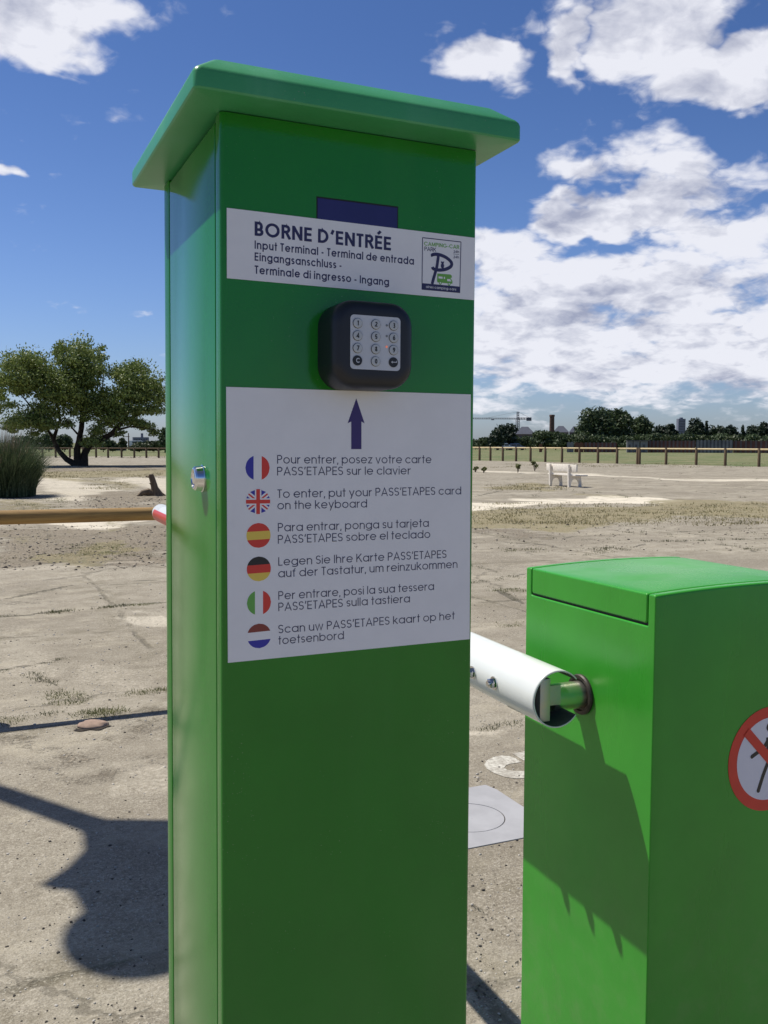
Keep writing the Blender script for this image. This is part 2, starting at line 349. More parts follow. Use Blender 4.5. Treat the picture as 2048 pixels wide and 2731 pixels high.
def poly_mask(poly, soft=.12, wob=.5, seed=1, ns=None):
    P_ = np.array([gnd(*p) for p in poly]); dist = np.mean(np.hypot(P_[:, 0], P_[:, 1]))
    s = ns or 8/dist
    wx = px_+(vnoise(px_, py_, s*1.5, seed)-.5)*wob*dist*.16*py_/dist; wy = py_+(vnoise(px_, py_, s, seed+5)-.5)*wob*dist*.35*py_/dist
    ins = np.zeros(px_.shape, bool); dmin = np.full(px_.shape, 1e9); n = len(P_)
    for i in range(n):
        x1, y1 = P_[i]; x2, y2 = P_[(i+1) % n]
        c = ((y1 > wy) != (y2 > wy)) & (wx < (x2-x1)*(wy-y1)/((y2-y1) if y2 != y1 else 1e-9)+x1); ins ^= c
        L = (x2-x1)**2+(y2-y1)**2+1e-9; t = np.clip(((wx-x1)*(x2-x1)+(wy-y1)*(y2-y1))/L, 0, 1)
        dmin = np.minimum(dmin, np.hypot(wx-x1-t*(x2-x1), wy-y1-t*(y2-y1)))
    sd = np.where(ins, dmin, -dmin)
    return np.clip(.5+sd/(soft*dist*.25), 0, 1)
mw = np.zeros(px_.shape); mg = np.zeros(px_.shape); md = np.zeros(px_.shape); mf = np.zeros(px_.shape); mc = np.zeros(px_.shape)
WHITE = [([(1150,1345),(1265,1343),(1400,1348),(1560,1333),(1660,1324),(1750,1328),(1850,1338),(1750,1345),(1620,1348),(1500,1351),(1400,1358),(1265,1369),(1150,1372)], 1.0),
         ([(1360,1331),(1450,1328),(1540,1331),(1450,1335),(1370,1336)], .8), ([(1560,1266),(1640,1267),(1750,1276),(2048,1278),(2300,1280),(2300,1284),(2000,1284),(1800,1281),(1650,1273)], .7),
         ([(1250,1253),(1330,1257),(1440,1260),(1440,1265),(1330,1263),(1250,1258)], .6),
         ([(118,1272),(220,1271),(240,1285),(262,1300),(300,1312),(250,1322),(180,1335),(140,1325),(112,1295)], .55), ([(300,1277),(330,1273),(480,1267),(700,1270),(700,1320),(440,1323),(385,1300),(330,1288)], .55),
         ([(150,1389),(300,1384),(480,1378),(480,1396),(360,1400),(260,1408),(190,1406)], .75), ([(-60,1400),(40,1398),(50,1410),(-60,1416)], .6),
         ([(270,1662),(340,1648),(450,1635),(470,1690),(400,1695),(340,1685)], .55), ([(0,1745),(60,1735),(150,1745),(170,1790),(60,1800),(0,1800)], .3), ([(180,1780),(440,1770),(440,1850),(250,1840)], .28),
         ([(255,2050),(330,2025),(430,2030),(445,2110),(370,2130),(280,2110)], .32), ([(-40,1520),(60,1516),(150,1512),(440,1492),(440,1506),(150,1528),(-40,1540)], .35), ([(1257,1960),(1390,1955),(1390,1975),(1257,1985)], .5)]
for i, (p, s) in enumerate(WHITE): mw = np.maximum(mw, s*poly_mask(p, .05, .5, 20+i))
GRASS = [([(1150,1378),(1265,1371),(1400,1360),(1560,1352),(1700,1350),(1860,1339),(2050,1345),(2300,1350),(2300,1395),(2048,1388),(1900,1385),(1760,1398),(1600,1402),(1450,1418),(1350,1410),(1265,1402),(1150,1400)], .95),
         ([(1310,1300),(1360,1291),(1440,1291),(1520,1297),(1500,1310),(1440,1312),(1350,1308)], .8), ([(1500,1313),(1560,1316),(1640,1320),(1600,1326),(1500,1322)], .5),
         ([(-50,1250),(110,1256),(300,1256),(480,1252),(700,1250),(700,1268),(440,1270),(320,1275),(330,1290),(360,1300),(330,1310),(270,1296),(230,1276),(110,1272),(-50,1290)], .75),
         ([(150,1466),(260,1450),(360,1445),(350,1470),(290,1485),(170,1495)], .8), ([(-20,1330),(100,1330),(140,1345),(60,1368),(-20,1365)], .55), ([(-20,1420),(110,1410),(130,1430),(20,1460),(-20,1450)], .35),
         ([(300,1400),(440,1398),(440,1430),(330,1428)], .35)]
for i, (p, s) in enumerate(GRASS): mg = np.maximum(mg, s*poly_mask(p, .12, .8, 40+i))
DEB_SHADE = [([(-60,1405),(150,1408),(300,1400),(470,1396),(480,1495),(330,1505),(190,1512),(60,1518),(-60,1528)], .85), ([(240,1330),(290,1305),(360,1305),(470,1325),(480,1360),(330,1362),(240,1360)], .7), ([(-60,1335),(100,1335),(180,1345),(200,1362),(-60,1366)], .5),
       ([(1240,1405),(1350,1412),(1450,1420),(1500,1430),(1380,1440),(1240,1430)], .5), ([(1265,1272),(1350,1270),(1420,1277),(1300,1281)], .35), ([(0,1960),(200,1990),(330,1950),(445,1935),(445,1985),(200,2020),(0,2040)], .38),
       ([(-60,1242),(110,1243),(440,1240),(700,1240),(700,1253),(440,1254),(110,1256),(-60,1256)], .7), ([(150,1895),(443,1885),(443,1930),(300,1960),(150,1945)], .3)]  # first outline here paints the broad tree's cast shadow as a dark band
for i, (p, s) in enumerate(DEB_SHADE): md = np.maximum(md, s*poly_mask(p, .15, .9, 60+i))
CRACKS = [[(-20,1647),(75,1641),(150,1631),(200,1622),(260,1617),(330,1612),(450,1606)], [(-20,1792),(70,1776),(120,1768),(180,1755)], [(85,1790),(110,1812),(150,1826),(165,1842)], [(165,1500),(443,1491)],
          [(230,1905),(320,1892),(443,1840)], [(-330,2110),(-352,2170)], [(-380,2060),(-420,2120)],
          [(1240,1507),(1300,1518),(1400,1545)], [(1240,1556),(1330,1545),(1400,1530)], [(1300,1562),(1340,1580),(1400,1612)], [(1257,1947),(1390,1926)], [(1257,1440),(1450,1452),(1530,1430)], [(1740,1415),(1850,1418),(2048,1425)], [(1720,1445),(1800,1446),(1900,1440),(2048,1436)], [(1920,1452),(1990,1462),(2010,1470)],
          [(1840,1302),(2048,1306)], [(1257,1277),(1440,1272),(1560,1268)], [(1550,1480),(1640,1472),(1720,1452)], [(1257,2412),(1390,2500)], [(1257,2680),(1390,2560)], [(0,1600),(200,1560),(443,1545)], [(1270,1325),(1330,1310),(1420,1300)]]
for c in CRACKS:
    dd = np.hypot(*gnd(*c[0])); mc = np.maximum(mc, seg_mask(c, .004+.0032*dd))
# green field beyond the far fence line
fx = np.array([-40, 7.5, 18.4, 38.6, 45.2, 60]); fy = np.array([112, 103, 98.7, 67.9, 44.5, -20])
fl = np.interp(px_, fx, fy); inside = py_ > fl
fdx = np.interp(py_, fy[::-1], fx[::-1]);
mf = np.clip((py_-fl)/3+.2, 0, 1)*np.clip((px_+200)/10, 0, 1); mf = np.where(px_ > 39, np.clip((px_-fdx)/1.5+.3, 0, 1), mf)
mf = np.where((py_ < 0), 0, mf)
verts = np.column_stack([px_, py_, GZ.ravel()])
faces = []
idx = np.arange(NR*NA).reshape(NR, NA)
a_ = idx[:-1, :]; b_i = idx[1:, :]
q = np.stack([a_, b_i, np.roll(b_i, -1, 1), np.roll(a_, -1, 1)], -1).reshape(-1, 4)[:, ::-1]
faces = q.tolist()
faces.append([int(i) for i in idx[0][::-1]])
def ground_mat():
    m_ = bpy.data.materials.new('old_concrete_ground'); m_.use_nodes = True; t = NT(m_.node_tree); b = t.n['Principled BSDF']
    p = t.geo()
    a1 = t.noise(p, .55, 5, .6); a2 = t.noise(p, 4.5, 6, .65); a3 = t.noise(p, 38, 4, .7); a4 = t.noise(p, 190, 3, .7); strat = t.noise(t.vm('MULTIPLY', p, (.25, 1, 1)), .9, 5, .6)
    col = t.mix(t.ss(a1, .35, .65), c4((.212, .185, .140)), c4((.335, .302, .236)))
    col = t.mix(t.ss(strat, .46, .66, 0, .5), col, c4((.39, .35, .275)))
    col = t.mix(t.ss(a2, .38, .66, 0, .62), col, c4((.195, .168, .125)))
    a5 = t.noise(t.vm('MULTIPLY', p, (.6, 1, 1)), 1.7, 6, .7); col = t.mix(t.ss(a5, .52, .66, 0, .6), col, c4((.43, .385, .29)))
    col = t.mix(t.ss(a3, .5, .72, 0, .45), col, c4((.42, .385, .32)))
    col = t.mix(t.ss(a3, .46, .28, 0, .5), col, c4((.15, .135, .11)))
    col = t.mix(t.ss(a4, .54, .68, 0, .7), col, c4((.50, .46, .38)))
    col = t.mix(t.ss(a4, .46, .32, 0, .7), col, c4((.115, .10, .078)))
    nn = t.m('SUBTRACT', t.m('ADD', t.m('MULTIPLY', a2, .6), t.m('MULTIPLY', a3, .5)), .55)
    def msk(nm, k=1.0, lo=.3, hi=.6): return t.ss(t.m('ADD', t.attr(nm), t.m('MULTIPLY', t.m('MULTIPLY', nn, k*2.2), t.ss(t.attr(nm), 0, .25))), lo, hi)
    deb_shade = msk('debris_tree_shade', 1.3)
    dcol = t.mix(t.ss(a3, .38, .62), c4((.125, .10, .07)), c4((.29, .245, .18)))
    col = t.mix(t.m('MULTIPLY', deb_shade, .8), col, dcol)
    w_ = t.m('MULTIPLY', t.ss(t.m('ADD', t.attr('white'), t.m('MULTIPLY', t.m('MULTIPLY', nn, 1.3), t.ss(t.attr('white'), 0, .2))), .1, .95), .95)
    col = t.mix(w_, col, c4((.68, .62, .50)))
    g_ = msk('grass', 1.6)
    gcol = t.mix(t.ss(a3, .35, .65), c4((.17, .14, .07)), c4((.30, .255, .14))); gcol = t.mix(t.ss(a2, .5, .66, 0, .5), gcol, c4((.13, .15, .055)))
    col = t.mix(t.m('MULTIPLY', g_, .82), col, gcol)
    cr = t.ss(t.m('ADD', t.attr('crack'), t.m('MULTIPLY', t.m('SUBTRACT', a3, .5), 1.2)), .42, .85)
    col = t.mix(t.m('MULTIPLY', cr, .72), col, c4((.07, .065, .045)))
    # random hairline cracks of the old slabs
    wp = t.vm('ADD', p, t.vm('SCALE', t.vm('SUBTRACT', t.noise(p, 1.1, 5, .65, col=True), (.5, .5, .5)), 1.3))
    wp2 = t.vm('MULTIPLY', wp, (1, 1, 0))
    vd = t.voro(wp2, .33, 'DISTANCE_TO_EDGE'); vc = t.m('MULTIPLY', t.ss(vd, .012, .003), t.ss(a1, .42, .6))
    col = t.mix(t.m('MULTIPLY', vc, .55), col, c4((.09, .08, .06)))
    sp_ = t.n.new('ShaderNodeSeparateXYZ'); t.put(sp_.inputs[0], p); jn = t.m('MULTIPLY', t.m('SUBTRACT', t.noise(p, .8, 4, .65), .5), .22); jf = t.m('MULTIPLY', t.m('SUBTRACT', t.noise(p, 9, 4, .7), .5), .06)
    def joint(c_, per, off_): return t.m('ABSOLUTE', t.m('SUBTRACT', t.m('FRACT', t.m('DIVIDE', t.m('ADD', t.m('ADD', c_, off_), t.m('ADD', jn, jf)), per)), .5))
    jv = t.m('MINIMUM', t.m('MULTIPLY', joint(sp_.outputs[1], 2.35, 1.0), 2.35), t.m('MULTIPLY', joint(sp_.outputs[0], 3.1, .4), 3.1)); jl = t.m('MULTIPLY', t.ss(jv, .030, .008), t.ss(t.noise(p, 1.3, 4, .65), .40, .56))
    col = t.mix(t.m('MULTIPLY', jl, .62), col, c4((.085, .075, .05))); col = t.mix(t.m('MULTIPLY', t.m('MULTIPLY', t.ss(jv, .30, .06), t.ss(a2, .45, .6)), .35), col, c4((.17, .15, .10)))
    a6 = t.noise(p, 14, 5, .75); col = t.mix(t.m('MULTIPLY', t.ss(a6, .57, .66), t.ss(t.noise(p, .9, 3, .6), .42, .58, .1, .6)), col, c4((.14, .12, .085))); col = t.mix(t.ss(a6, .42, .34, 0, .4), col, c4((.46, .42, .34)))
    pb = t.voro(p, 46); pm = t.m('MULTIPLY', t.ss(pb, .16, .08), t.ss(t.noise(p, 2.3, 3, .6), .5, .64))
    col = t.mix(t.m('MULTIPLY', pm, .5), col, c4((.065, .058, .05)))
    pb2 = t.voro(t.vm('ADD', p, (3.3, 1.7, 0)), 60); pm2 = t.m('MULTIPLY', t.ss(pb2, .13, .06), t.ss(t.noise(p, 1.7, 3, .6), .47, .62))
    col = t.mix(t.m('MULTIPLY', pm2, .8), col, c4((.60, .57, .52)))
    f_ = t.attr('field'); fn = t.noise(t.vm('MULTIPLY', p, (.5, 1, 1)), .35, 5, .6); ff = t.noise(p, 3.5, 4, .7)
    fcol = t.mix(t.ss(fn, .38, .62), c4((.075, .115, .032)), c4((.18, .165, .08))); fcol = t.mix(t.ss(ff, .45, .7, 0, .6), fcol, c4((.13, .15, .06)))
    col = t.mix(t.ss(t.m('ADD', f_, t.m('MULTIPLY', t.m('SUBTRACT', a2, .5), .6)), .35, .6), col, fcol)
    a7 = t.noise(p, 78, 4, .8); amp = t.ss(t.noise(p, 1.9, 3, .6), .38, .6, .35, 1.0)
    col = t.mix(t.m('MULTIPLY', t.ss(a7, .53, .62), t.m('MULTIPLY', amp, .55)), col, c4((.52, .48, .39))); col = t.mix(t.m('MULTIPLY', t.ss(a7, .46, .37), t.m('MULTIPLY', amp, .55)), col, c4((.11, .095, .07)))
    col = t.vm('SCALE', col, 1.10)
    t.put(b.inputs['Base Color'], col); b.inputs['Roughness'].default_value = .93; b.inputs['Specular IOR Level'].default_value = .2
    hgt = t.m('ADD', t.m('MULTIPLY', a3, .60), t.m('MULTIPLY', t.noise(p, 95, 3, .7), .45)); hgt = t.m('ADD', hgt, t.m('MULTIPLY', cr, -.9)); hgt = t.m('ADD', hgt, t.m('MULTIPLY', deb_shade, t.m('MULTIPLY', a3, 1.2))); hgt = t.m('ADD', hgt, t.m('MULTIPLY', vc, -.5)); hgt = t.m('ADD', hgt, t.m('MULTIPLY', jl, -.9))
    bn = t.n.new('ShaderNodeBump'); bn.inputs['Strength'].default_value = .75; bn.inputs['Distance'].default_value = .014
    t.put(bn.inputs['Height'], hgt); t.l.new(bn.outputs[0], b.inputs['Normal']); return m_
M_GROUND = ground_mat()
ground = link_np('ground', verts, faces, M_GROUND, smooth=True)
for nm, arr in (('white', mw), ('grass', mg), ('debris_tree_shade', md), ('crack', mc), ('field', mf)):
    at_ = ground.data.attributes.new(nm, 'FLOAT', 'POINT'); at_.data.foreach_set('value', arr.astype(np.float32))
props(ground, kind='structure')
def gz(x, y): return float(((vnoise(np.array([x]), np.array([y]), .7, 3)-.5)*np.clip((math.hypot(x, y)-5)/20, 0, 1)*.07*np.clip((160-math.hypot(x, y))/60, 0, 1))[0])

# chamber cover set in the concrete, and worn road lettering
mh = thing('manhole_cover', 'square pale grey chamber cover with a round lid outline, between the two green cabinets', 'manhole cover', (1.69, 3.055, 0))
M_COVER = mat('cover_pale_concrete', (.37, .37, .38), .7, vscale=7, var=.08, bump=.2, bscale=150)
bm = bmesh.new()
out_ = [(-.25, -.255), (.25, -.255), (.25, .19), (.235, .255), (-.25, .255)]
vs_ = [bm.verts.new((x, y, .0035)) for x, y in out_]; ed = [bm.edges.new((vs_[i], vs_[(i+1) % 5])) for i in range(5)]
ci = [bm.verts.new((.005+.138*math.cos(a), -.015+.138*math.sin(a), .0035)) for a in [2*math.pi*k/48 for k in range(48)]]
ed += [bm.edges.new((ci[i], ci[(i+1) % 48])) for i in range(48)]
bmesh.ops.triangle_fill(bm, edges=ed, use_beauty=True)
ex = bmesh.ops.extrude_face_region(bm, geom=bm.faces[:]); bmesh.ops.translate(bm, verts=[g for g in ex['geom'] if isinstance(g, bmesh.types.BMVert)], vec=(0, 0, -.012))
bmesh.ops.recalc_face_normals(bm, faces=bm.faces[:])
link_bm('frame', bm, M_COVER, mh)
bm = bmesh.new(); add_lathe(bm, [(-.01, .1345), (.0028, .1345), (.0034, .134)], (.005, -.015, 0), (0, 0, 1), 48); link_bm('lid', bm, M_COVER, mh)
bm = bmesh.new(); add_lathe(bm, [(-.012, .139), (.001, .139)], (.005, -.015, 0), (0, 0, 1), 48); link_bm('gap', bm, mat('cover_gap_dirt', (.05, .035, .02), .9), mh)
M_PAINT = bpy.data.materials.new('worn_road_paint'); M_PAINT.use_nodes = True
t = NT(M_PAINT.node_tree); b = t.n['Principled BSDF']; p = t.geo(); nz = t.noise(p, 60, 6, .75)
t.put(b.inputs['Base Color'], t.mix(t.m('MULTIPLY', t.ss(nz, .34, .60), t.ss(t.noise(p, 9, 4, .65), .34, .56, .35, 1.0)), c4((.29, .26, .21)), c4((.62, .60, .52)))); b.inputs['Roughness'].default_value = .8
bm = bmesh.new()
def ring_part(bm, cx, cy, rxo, ryo, rxi, ryi, a0, a1, z, n=36):
    pr = None
    for k in range(n+1):
        a = R(a0+(a1-a0)*k/n); v1 = bm.verts.new((cx+rxo*math.cos(a), cy+ryo*math.sin(a), z)); v2 = bm.verts.new((cx+rxi*math.cos(a), cy+ryi*math.sin(a), z))
        if pr: bm.faces.new((pr[0], v1, v2, pr[1]))
        pr = (v1, v2)
for P_ in ([(1391,2077),(1370,2077),(1345,2073),(1318,2063),(1298,2051),(1291,2041),(1297,2030),(1315,2020),(1338,2016),(1358,2017),(1374,2023),(1386,2031),(1391,2034),(1380,2035),(1365,2037),(1351,2041),(1344,2048),(1352,2054),(1370,2057),(1391,2058),(1440,2056),(1470,2040),(1500,2046),(1470,2072)],
           [(1366,2011),(1402,2004),(1440,2012),(1420,2030),(1396,2029),(1380,2019)]):
    bm.faces.new([bm.verts.new((*gnd(*p_), .002)) for p_ in P_])
o = link_bm('road_marking', bm, M_PAINT); props(o, kind='structure')

# ------------------------------------------------------------------ lettering: geometric sans drawn with strokes
def A(cx, cy, r, a0, a1, ry_=None, n=None):
    ry_ = ry_ or r; n = n or max(4, int(abs(a1-a0)/12)); return [(cx+r*math.cos(R(a0+(a1-a0)*k/n)), cy+ry_*math.sin(R(a0+(a1-a0)*k/n))) for k in range(n+1)]
def glyph(ch, w_):
    h = w_/2; X_ = .74; r = X_/2-h; c = X_/2; E_ = 1-h; D = 1.0
    G = None
    if ch == ' ': return .30, []
    if ch in "oO0cCeadbqpg" :
        pass
    if ch == 'o': return X_, [A(c, c, r, 0, 360)]
    if ch == 'a': return X_, [A(c, c, r, 0, 360), [(X_-h, 0), (X_-h, X_)]]
    if ch == 'd': return X_, [A(c, c, r, 0, 360), [(X_-h, 0), (X_-h, D)]]
    if ch == 'b': return X_, [A(c, c, r, 0, 360), [(h, 0), (h, D)]]
    if ch == 'p': return X_, [A(c, c, r, 0, 360), [(h, -.27), (h, X_)]]
    if ch == 'g': return X_, [A(c, c, r, 0, 360), [(X_-h, X_), (X_-h, .02)]+A(c, .02, r, 0, -150, r*.62)]
    if ch == 'c': return X_*.9, [A(c, c, r, 38, 322)]
    if ch == 'e': return X_, [[(h, c), (X_-h, c)], A(c, c, r, 0, 325)]
    if ch == 'h': return .60, [[(h, 0), (h, D)], [(h, c)]+A(.30, X_-.30, .30-h, 180, 0, .30-h)+[(.60-h, 0)]]
    if ch == 'n': return .60, [[(h, 0), (h, X_)], [(h, .3)]+A(.30, X_-.30, .30-h, 180, 0)+[(.60-h, 0)]]
    if ch == 'u': return .60, [[(.60-h, 0), (.60-h, X_)], [(h, X_)]+A(.30, .30, .30-h, 180, 360)+[(.60-h, .4)]]
    if ch == 'm': return .96, [[(h, 0), (h, X_)], [(h, .3)]+A(.26, X_-.25, .26-h, 180, 0)+[(.52-h, 0)], [(.52-h, .3)]+A(.74-h, X_-.25, .22, 180, 0)+[(.96-h, 0)]]
    if ch == 'r': return .36, [[(h, 0), (h, X_)], A(.34, X_-.34, .34-h, 180, 88)]
    if ch == 'i': return w_, [[(h, 0), (h, X_)], [(h, D-w_*1.1), (h, D)]]
    if ch == 'j': return w_, [[(h, -.27), (h, X_)], [(h, D-w_*1.1), (h, D)]]
    if ch == 'l': return w_, [[(h, 0), (h, D)]]
    if ch == 't': return .34, [[(.17, 0), (.17, D)], [(0, X_-h), (.34, X_-h)]]
    if ch == 'f': return .34, [[(.15, 0)]+A(.15+.19, 1-.19-h, .19, 180, 90), [(0, X_-h), (.32, X_-h)]]
    if ch == 'k': return .58, [[(h, 0), (h, D)], [(h, .30), (.50, X_)], [(.20, .40), (.56, 0)]]
    if ch == 'v': return .60, [[(.03, X_), (.30, 0), (.57, X_)]]
    if ch == 'w': return .88, [[(.03, X_), (.235, 0), (.44, X_), (.645, 0), (.85, X_)]]
    if ch == 'y': return .60, [[(.03, X_), (.31, .06)], [(.57, X_), (.19, -.27)]]
    if ch == 'z': return .52, [[(.03, X_-h), (.47, X_-h), (.05, h), (.50, h)]]
    if ch == 's': q = (X_-w_)/4; return .46, [A(.23, X_-h-q, .23-h, 25, 270, q)+A(.23, h+q, .23-h, 90, -155, q)[1:]]
    if ch == 'S': q = (1-w_)/4; return .56, [A(.28, 1-h-q, .28-h, 25, 270, q)+A(.28, h+q, .28-h, 90, -155, q)[1:]]
    if ch == 'P': return .58, [[(h, 0), (h, 1)], [(h, E_), (.30, E_)]+A(.30, E_-.26+h*.5, .28-h, 90, -90, .26-h*.5)+[(h, E_-.52+h)]]
    if ch == 'R': return .60, [[(h, 0), (h, 1)], [(h, E_), (.32, E_)]+A(.32, E_-.25+h*.5, .27-h, 90, -90, .25-h*.5)+[(h, E_-.50+h)], [(.32, .48), (.57, 0)]]
    if ch == 'B': return .58, [[(h, 0), (h, 1)], [(h, E_), (.30, E_)]+A(.30, E_-.23, .24-h, 90, -90, .23)+[(h, E_-.46)], [(.28, E_-.46)]+A(.30, (E_-.46+h)/2, .28-h, 90, -90, (E_-.46-h)/2)+[(h, h)]]
    if ch == 'D': return .74, [[(h, 0), (h, 1)], [(h, E_), (.25, E_)]+A(.25, .5, .48-h, 90, -90, .5-h)+[(h, h)]]
    if ch in 'EÉ':
        s = [[(h, 0), (h, 1)], [(h, E_), (.52, E_)], [(h, .5), (.49, .5)], [(h, h), (.52, h)]]
        if ch == 'É': s.append([(.20, 1.12), (.40, 1.34)])
        return .53, s
    if ch == 'T': return .50, [[(.25, 0), (.25, 1)], [(0, E_), (.5, E_)]]
    if ch == 'A': return .76, [[(.03, 0), (.38, 1-h*.6), (.73, 0)], [(.15, .30), (.61, .30)]]
    if ch == 'L': return .46, [[(h, 0), (h, 1)], [(h, h), (.46, h)]]
    if ch == 'I': return w_, [[(h, 0), (h, 1)]]
    if ch == 'K': return .66, [[(h, 0), (h, 1)], [(h, .36), (.58, 1)], [(.26, .58), (.63, 0)]]
    if ch == 'N': return .70, [[(h, 0), (h, 1)], [(h, 1-h*.5), (.70-h, h*.5)], [(.70-h, 0), (.70-h, 1)]]
    if ch == 'M': return .84, [[(h, 0), (h+.02, 1)], [(h+.02, .96), (.42, .15), (.82-h, .96)], [(.84-h, 0), (.82-h, 1)]]
    if ch == 'O': return .96, [A(.48, .5, .48-h, 0, 360, .5-h)]
    if ch == 'C': return .88, [A(.49, .5, .48-h, 40, 320, .5-h)]
    if ch == 'G': return .94, [A(.48, .5, .48-h, 42, 360, .5-h), [(.50, .5-h), (.95, .5-h)]]
    if ch == "'": return w_*1.4, [[(h*2.2, 1.02), (h*.9, .70)]]
    if ch == ',': return w_*1.1, [[(h*1.4, .1), (h*.5, -.16)]]
    if ch == '-': return .36, [[(.04, .34), (.32, .34)]]
    if ch == '0': return .56, [A(.28, .5, .28-h, 0, 360, .5-h)]
    if ch == '1': return .34, [[(.22, 0), (.22, 1)], [(.03, .82), (.22, E_)]]
    if ch == '2': return .54, [A(.27, .72-h*.3, .25-h, 160, -30, .27-h*.5)+[(.06, h), (.53, h)]]
    if ch == '3': return .52, [A(.25, .74, .22-h, 150, -90, .24-h*.6)+A(.25, .27, .25-h, 90, -150, .27-h*.6)]
    if ch == '4': return .58, [[(.42, 0), (.42, .97), (.04, .28), (.56, .28)]]
    if ch == '5': return .54, [[(.47, E_), (.15, E_), (.10, .55)]+A(.26, .31, .27-h, 130, -150, .31-h)]
    if ch == '6': return .56, [A(.28, .31, .28-h, 0, 360, .31-h), [(.08, .42), (.36, 1)]]
    if ch == '7': return .52, [[(.02, E_), (.48, E_), (.18, 0)]]
    if ch == '8': return .54, [A(.27, .27, .26-h, 0, 360, .28-h), A(.27, .76, .21-h, 0, 360, .24-h)]
    if ch == '9': return .56, [A(.28, .69, .28-h, 0, 360, .31-h), [(.48, .58), (.20, 0)]]
    return .4, []
def ribbon(bm, pts, w_, put, lev):
    """flat stroke of width w_; put(x, y, level) -> 3-D"""
    P_ = [Vector((p[0], p[1])) for p in pts]; n = len(P_); closed = (P_[0]-P_[-1]).length < 1e-6
    if closed: P_ = P_[:-1]; n -= 1
    L_, R_ = [], []
    for i in range(n):
        a = P_[(i-1) % n] if (closed or i > 0) else None; b_ = P_[(i+1) % n] if (closed or i < n-1) else None
        d1 = (P_[i]-a).normalized() if a is not None else None; d2 = (b_-P_[i]).normalized() if b_ is not None else None
        d1 = d1 or d2; d2 = d2 or d1
        t_ = (d1+d2); t_ = t_.normalized() if t_.length > 1e-6 else d1
        nn = Vector((-t_.y, t_.x)); k = 1/max(.45, nn.dot(Vector((-d1.y, d1.x))))
        L_.append(bm.verts.new(put(*(P_[i]+nn*w_/2*k), lev))); R_.append(bm.verts.new(put(*(P_[i]-nn*w_/2*k), lev)))
    for i in range(n if closed else n-1):
        j = (i+1) % n; bm.faces.new((L_[i], R_[i], R_[j], L_[j]))
def text(bm, s, p0, p1, cap, w_, y0, track=.16, slope=None, fit=True):
    """lettering on a plane y=const; p0,p1 = (x,z) of the baseline's ends"""
    adv = 0; items = []
    for ch in s:
        g, st = glyph(ch, w_)
        items.append((adv, st)); adv += g+(track if ch != ' ' else 0)
    adv -= track
    dx, dz = p1[0]-p0[0], p1[1]-p0[1]; L = math.hypot(dx, dz); ux, uz = dx/L, dz/L
    sx = L/adv if fit else cap
    for k, (x0, st) in enumerate(items):
        for j, pts in enumerate(st):
            def put(x, y, lev, x0=x0):
                X_ = (x0+x)*sx; Y_ = y*cap; sl_ = 0
                return (p0[0]+ux*X_-uz*Y_, y0-lev*.00004, p0[1]+uz*X_+ux*Y_)
            ribbon(bm, pts, w_, put, j+(k % 2)*.5)

# ------------------------------------------------------------------ entry terminal
RP = rx(-.0153) @ ry(.0116)
base = np.array([.4547, .8101, 0]) + RP @ np.array([0, 0, -1.4]) + np.array([0, 0, 1.4])
term = thing('entry_terminal', 'tall narrow green entry terminal with overhanging cap, black keypad and white instruction sign', 'terminal')
M4 = Matrix([[RP[0,0], RP[0,1], RP[0,2], base[0]], [RP[1,0], RP[1,1], RP[1,2], base[1]], [RP[2,0], RP[2,1], RP[2,2], base[2]], [0,0,0,1]])
term.matrix_world = M4
W, D = .25, .246
def cor(cx, cy, r, a0, a1, n=5): return [(cx+r*math.cos(R(a0+(a1-a0)*k/n)), cy+r*math.sin(R(a0+(a1-a0)*k/n))) for k in range(n+1)]
prof = cor(-.004, .004, .004, 0, -90) + cor(-W+.0045, .0045, .0045, -90, -180) + [(-W, .0160), (-W+.0035, .0165), (-W+.0045, .0165), (-W+.0045, .2215), (-W+.0005, .2215), (-W, .2225), (-W, D-.001), (-W+.001, D), (-.002, D), (0, D-.002)]
bm = bmesh.new(); add_prism(bm, prof, -.02, 1.6785, 'z'); link_bm('housing', bm, M_POST, term, smooth=30)
door = box('door', term, M_POST, -W-.0003, -W+.0044, .0186, .2150, .02, 1.6745, .0012, 3)
# cap: shallow hipped lid with rounded fascia
bm = bmesh.new(); rings = []
def rr_ring(x0, x1, y0, y1, r, z): return [(x, y, z) for x, y in rrect(x0, x1, y0, y1, r, 4)]
ux0, ux1, vy0, vy1 = -.281, .0255, -.039, .2690
cp = [(-.018, .004, 1.6835), (-.016, .004, 1.6805), (.002, .005, 1.680), (.0, .006, 1.6812), (-.0012, .007, 1.6835), (-.0012, .007, 1.6935), (.0, .007, 1.697), (.0022, .007, 1.6995), (.019, .006, 1.7105), (.023, .006, 1.712), (.10, .01, 1.719), (.14, .005, 1.721)]
cp = [(.028, .004, 1.6795), (.004, .004, 1.6795)] + [(.0012, .005, 1.6800), (.0, .006, 1.6815), (.0, .006, 1.6935), (.0008, .006, 1.6965), (.0025, .006, 1.6988), (.0195, .006, 1.7125), (.023, .006, 1.7140), (.11, .01, 1.7215), (.145, .004, 1.723)]
for ins, r_, z in cp: rings.append([bm.verts.new(p_) for p_ in rr_ring(ux0+ins, ux1-ins, vy0+ins, vy1-ins, r_, z)])
for i in range(len(rings)-1):
    n_ = len(rings[0])
    for k in range(n_): bm.faces.new((rings[i][k], rings[i][(k+1) % n_], rings[i+1][(k+1) % n_], rings[i+1][k]))
bm.faces.new(rings[-1]); bm.faces.new(rings[0][::-1]); bmesh.ops.recalc_face_normals(bm, faces=bm.faces[:])
cap = link_bm('cap', bm, M_CAP, term, smooth=28)
box('vent_slot', cap, M_DARK, .0085, .0145, .035, .150, 1.6785, 1.6793)
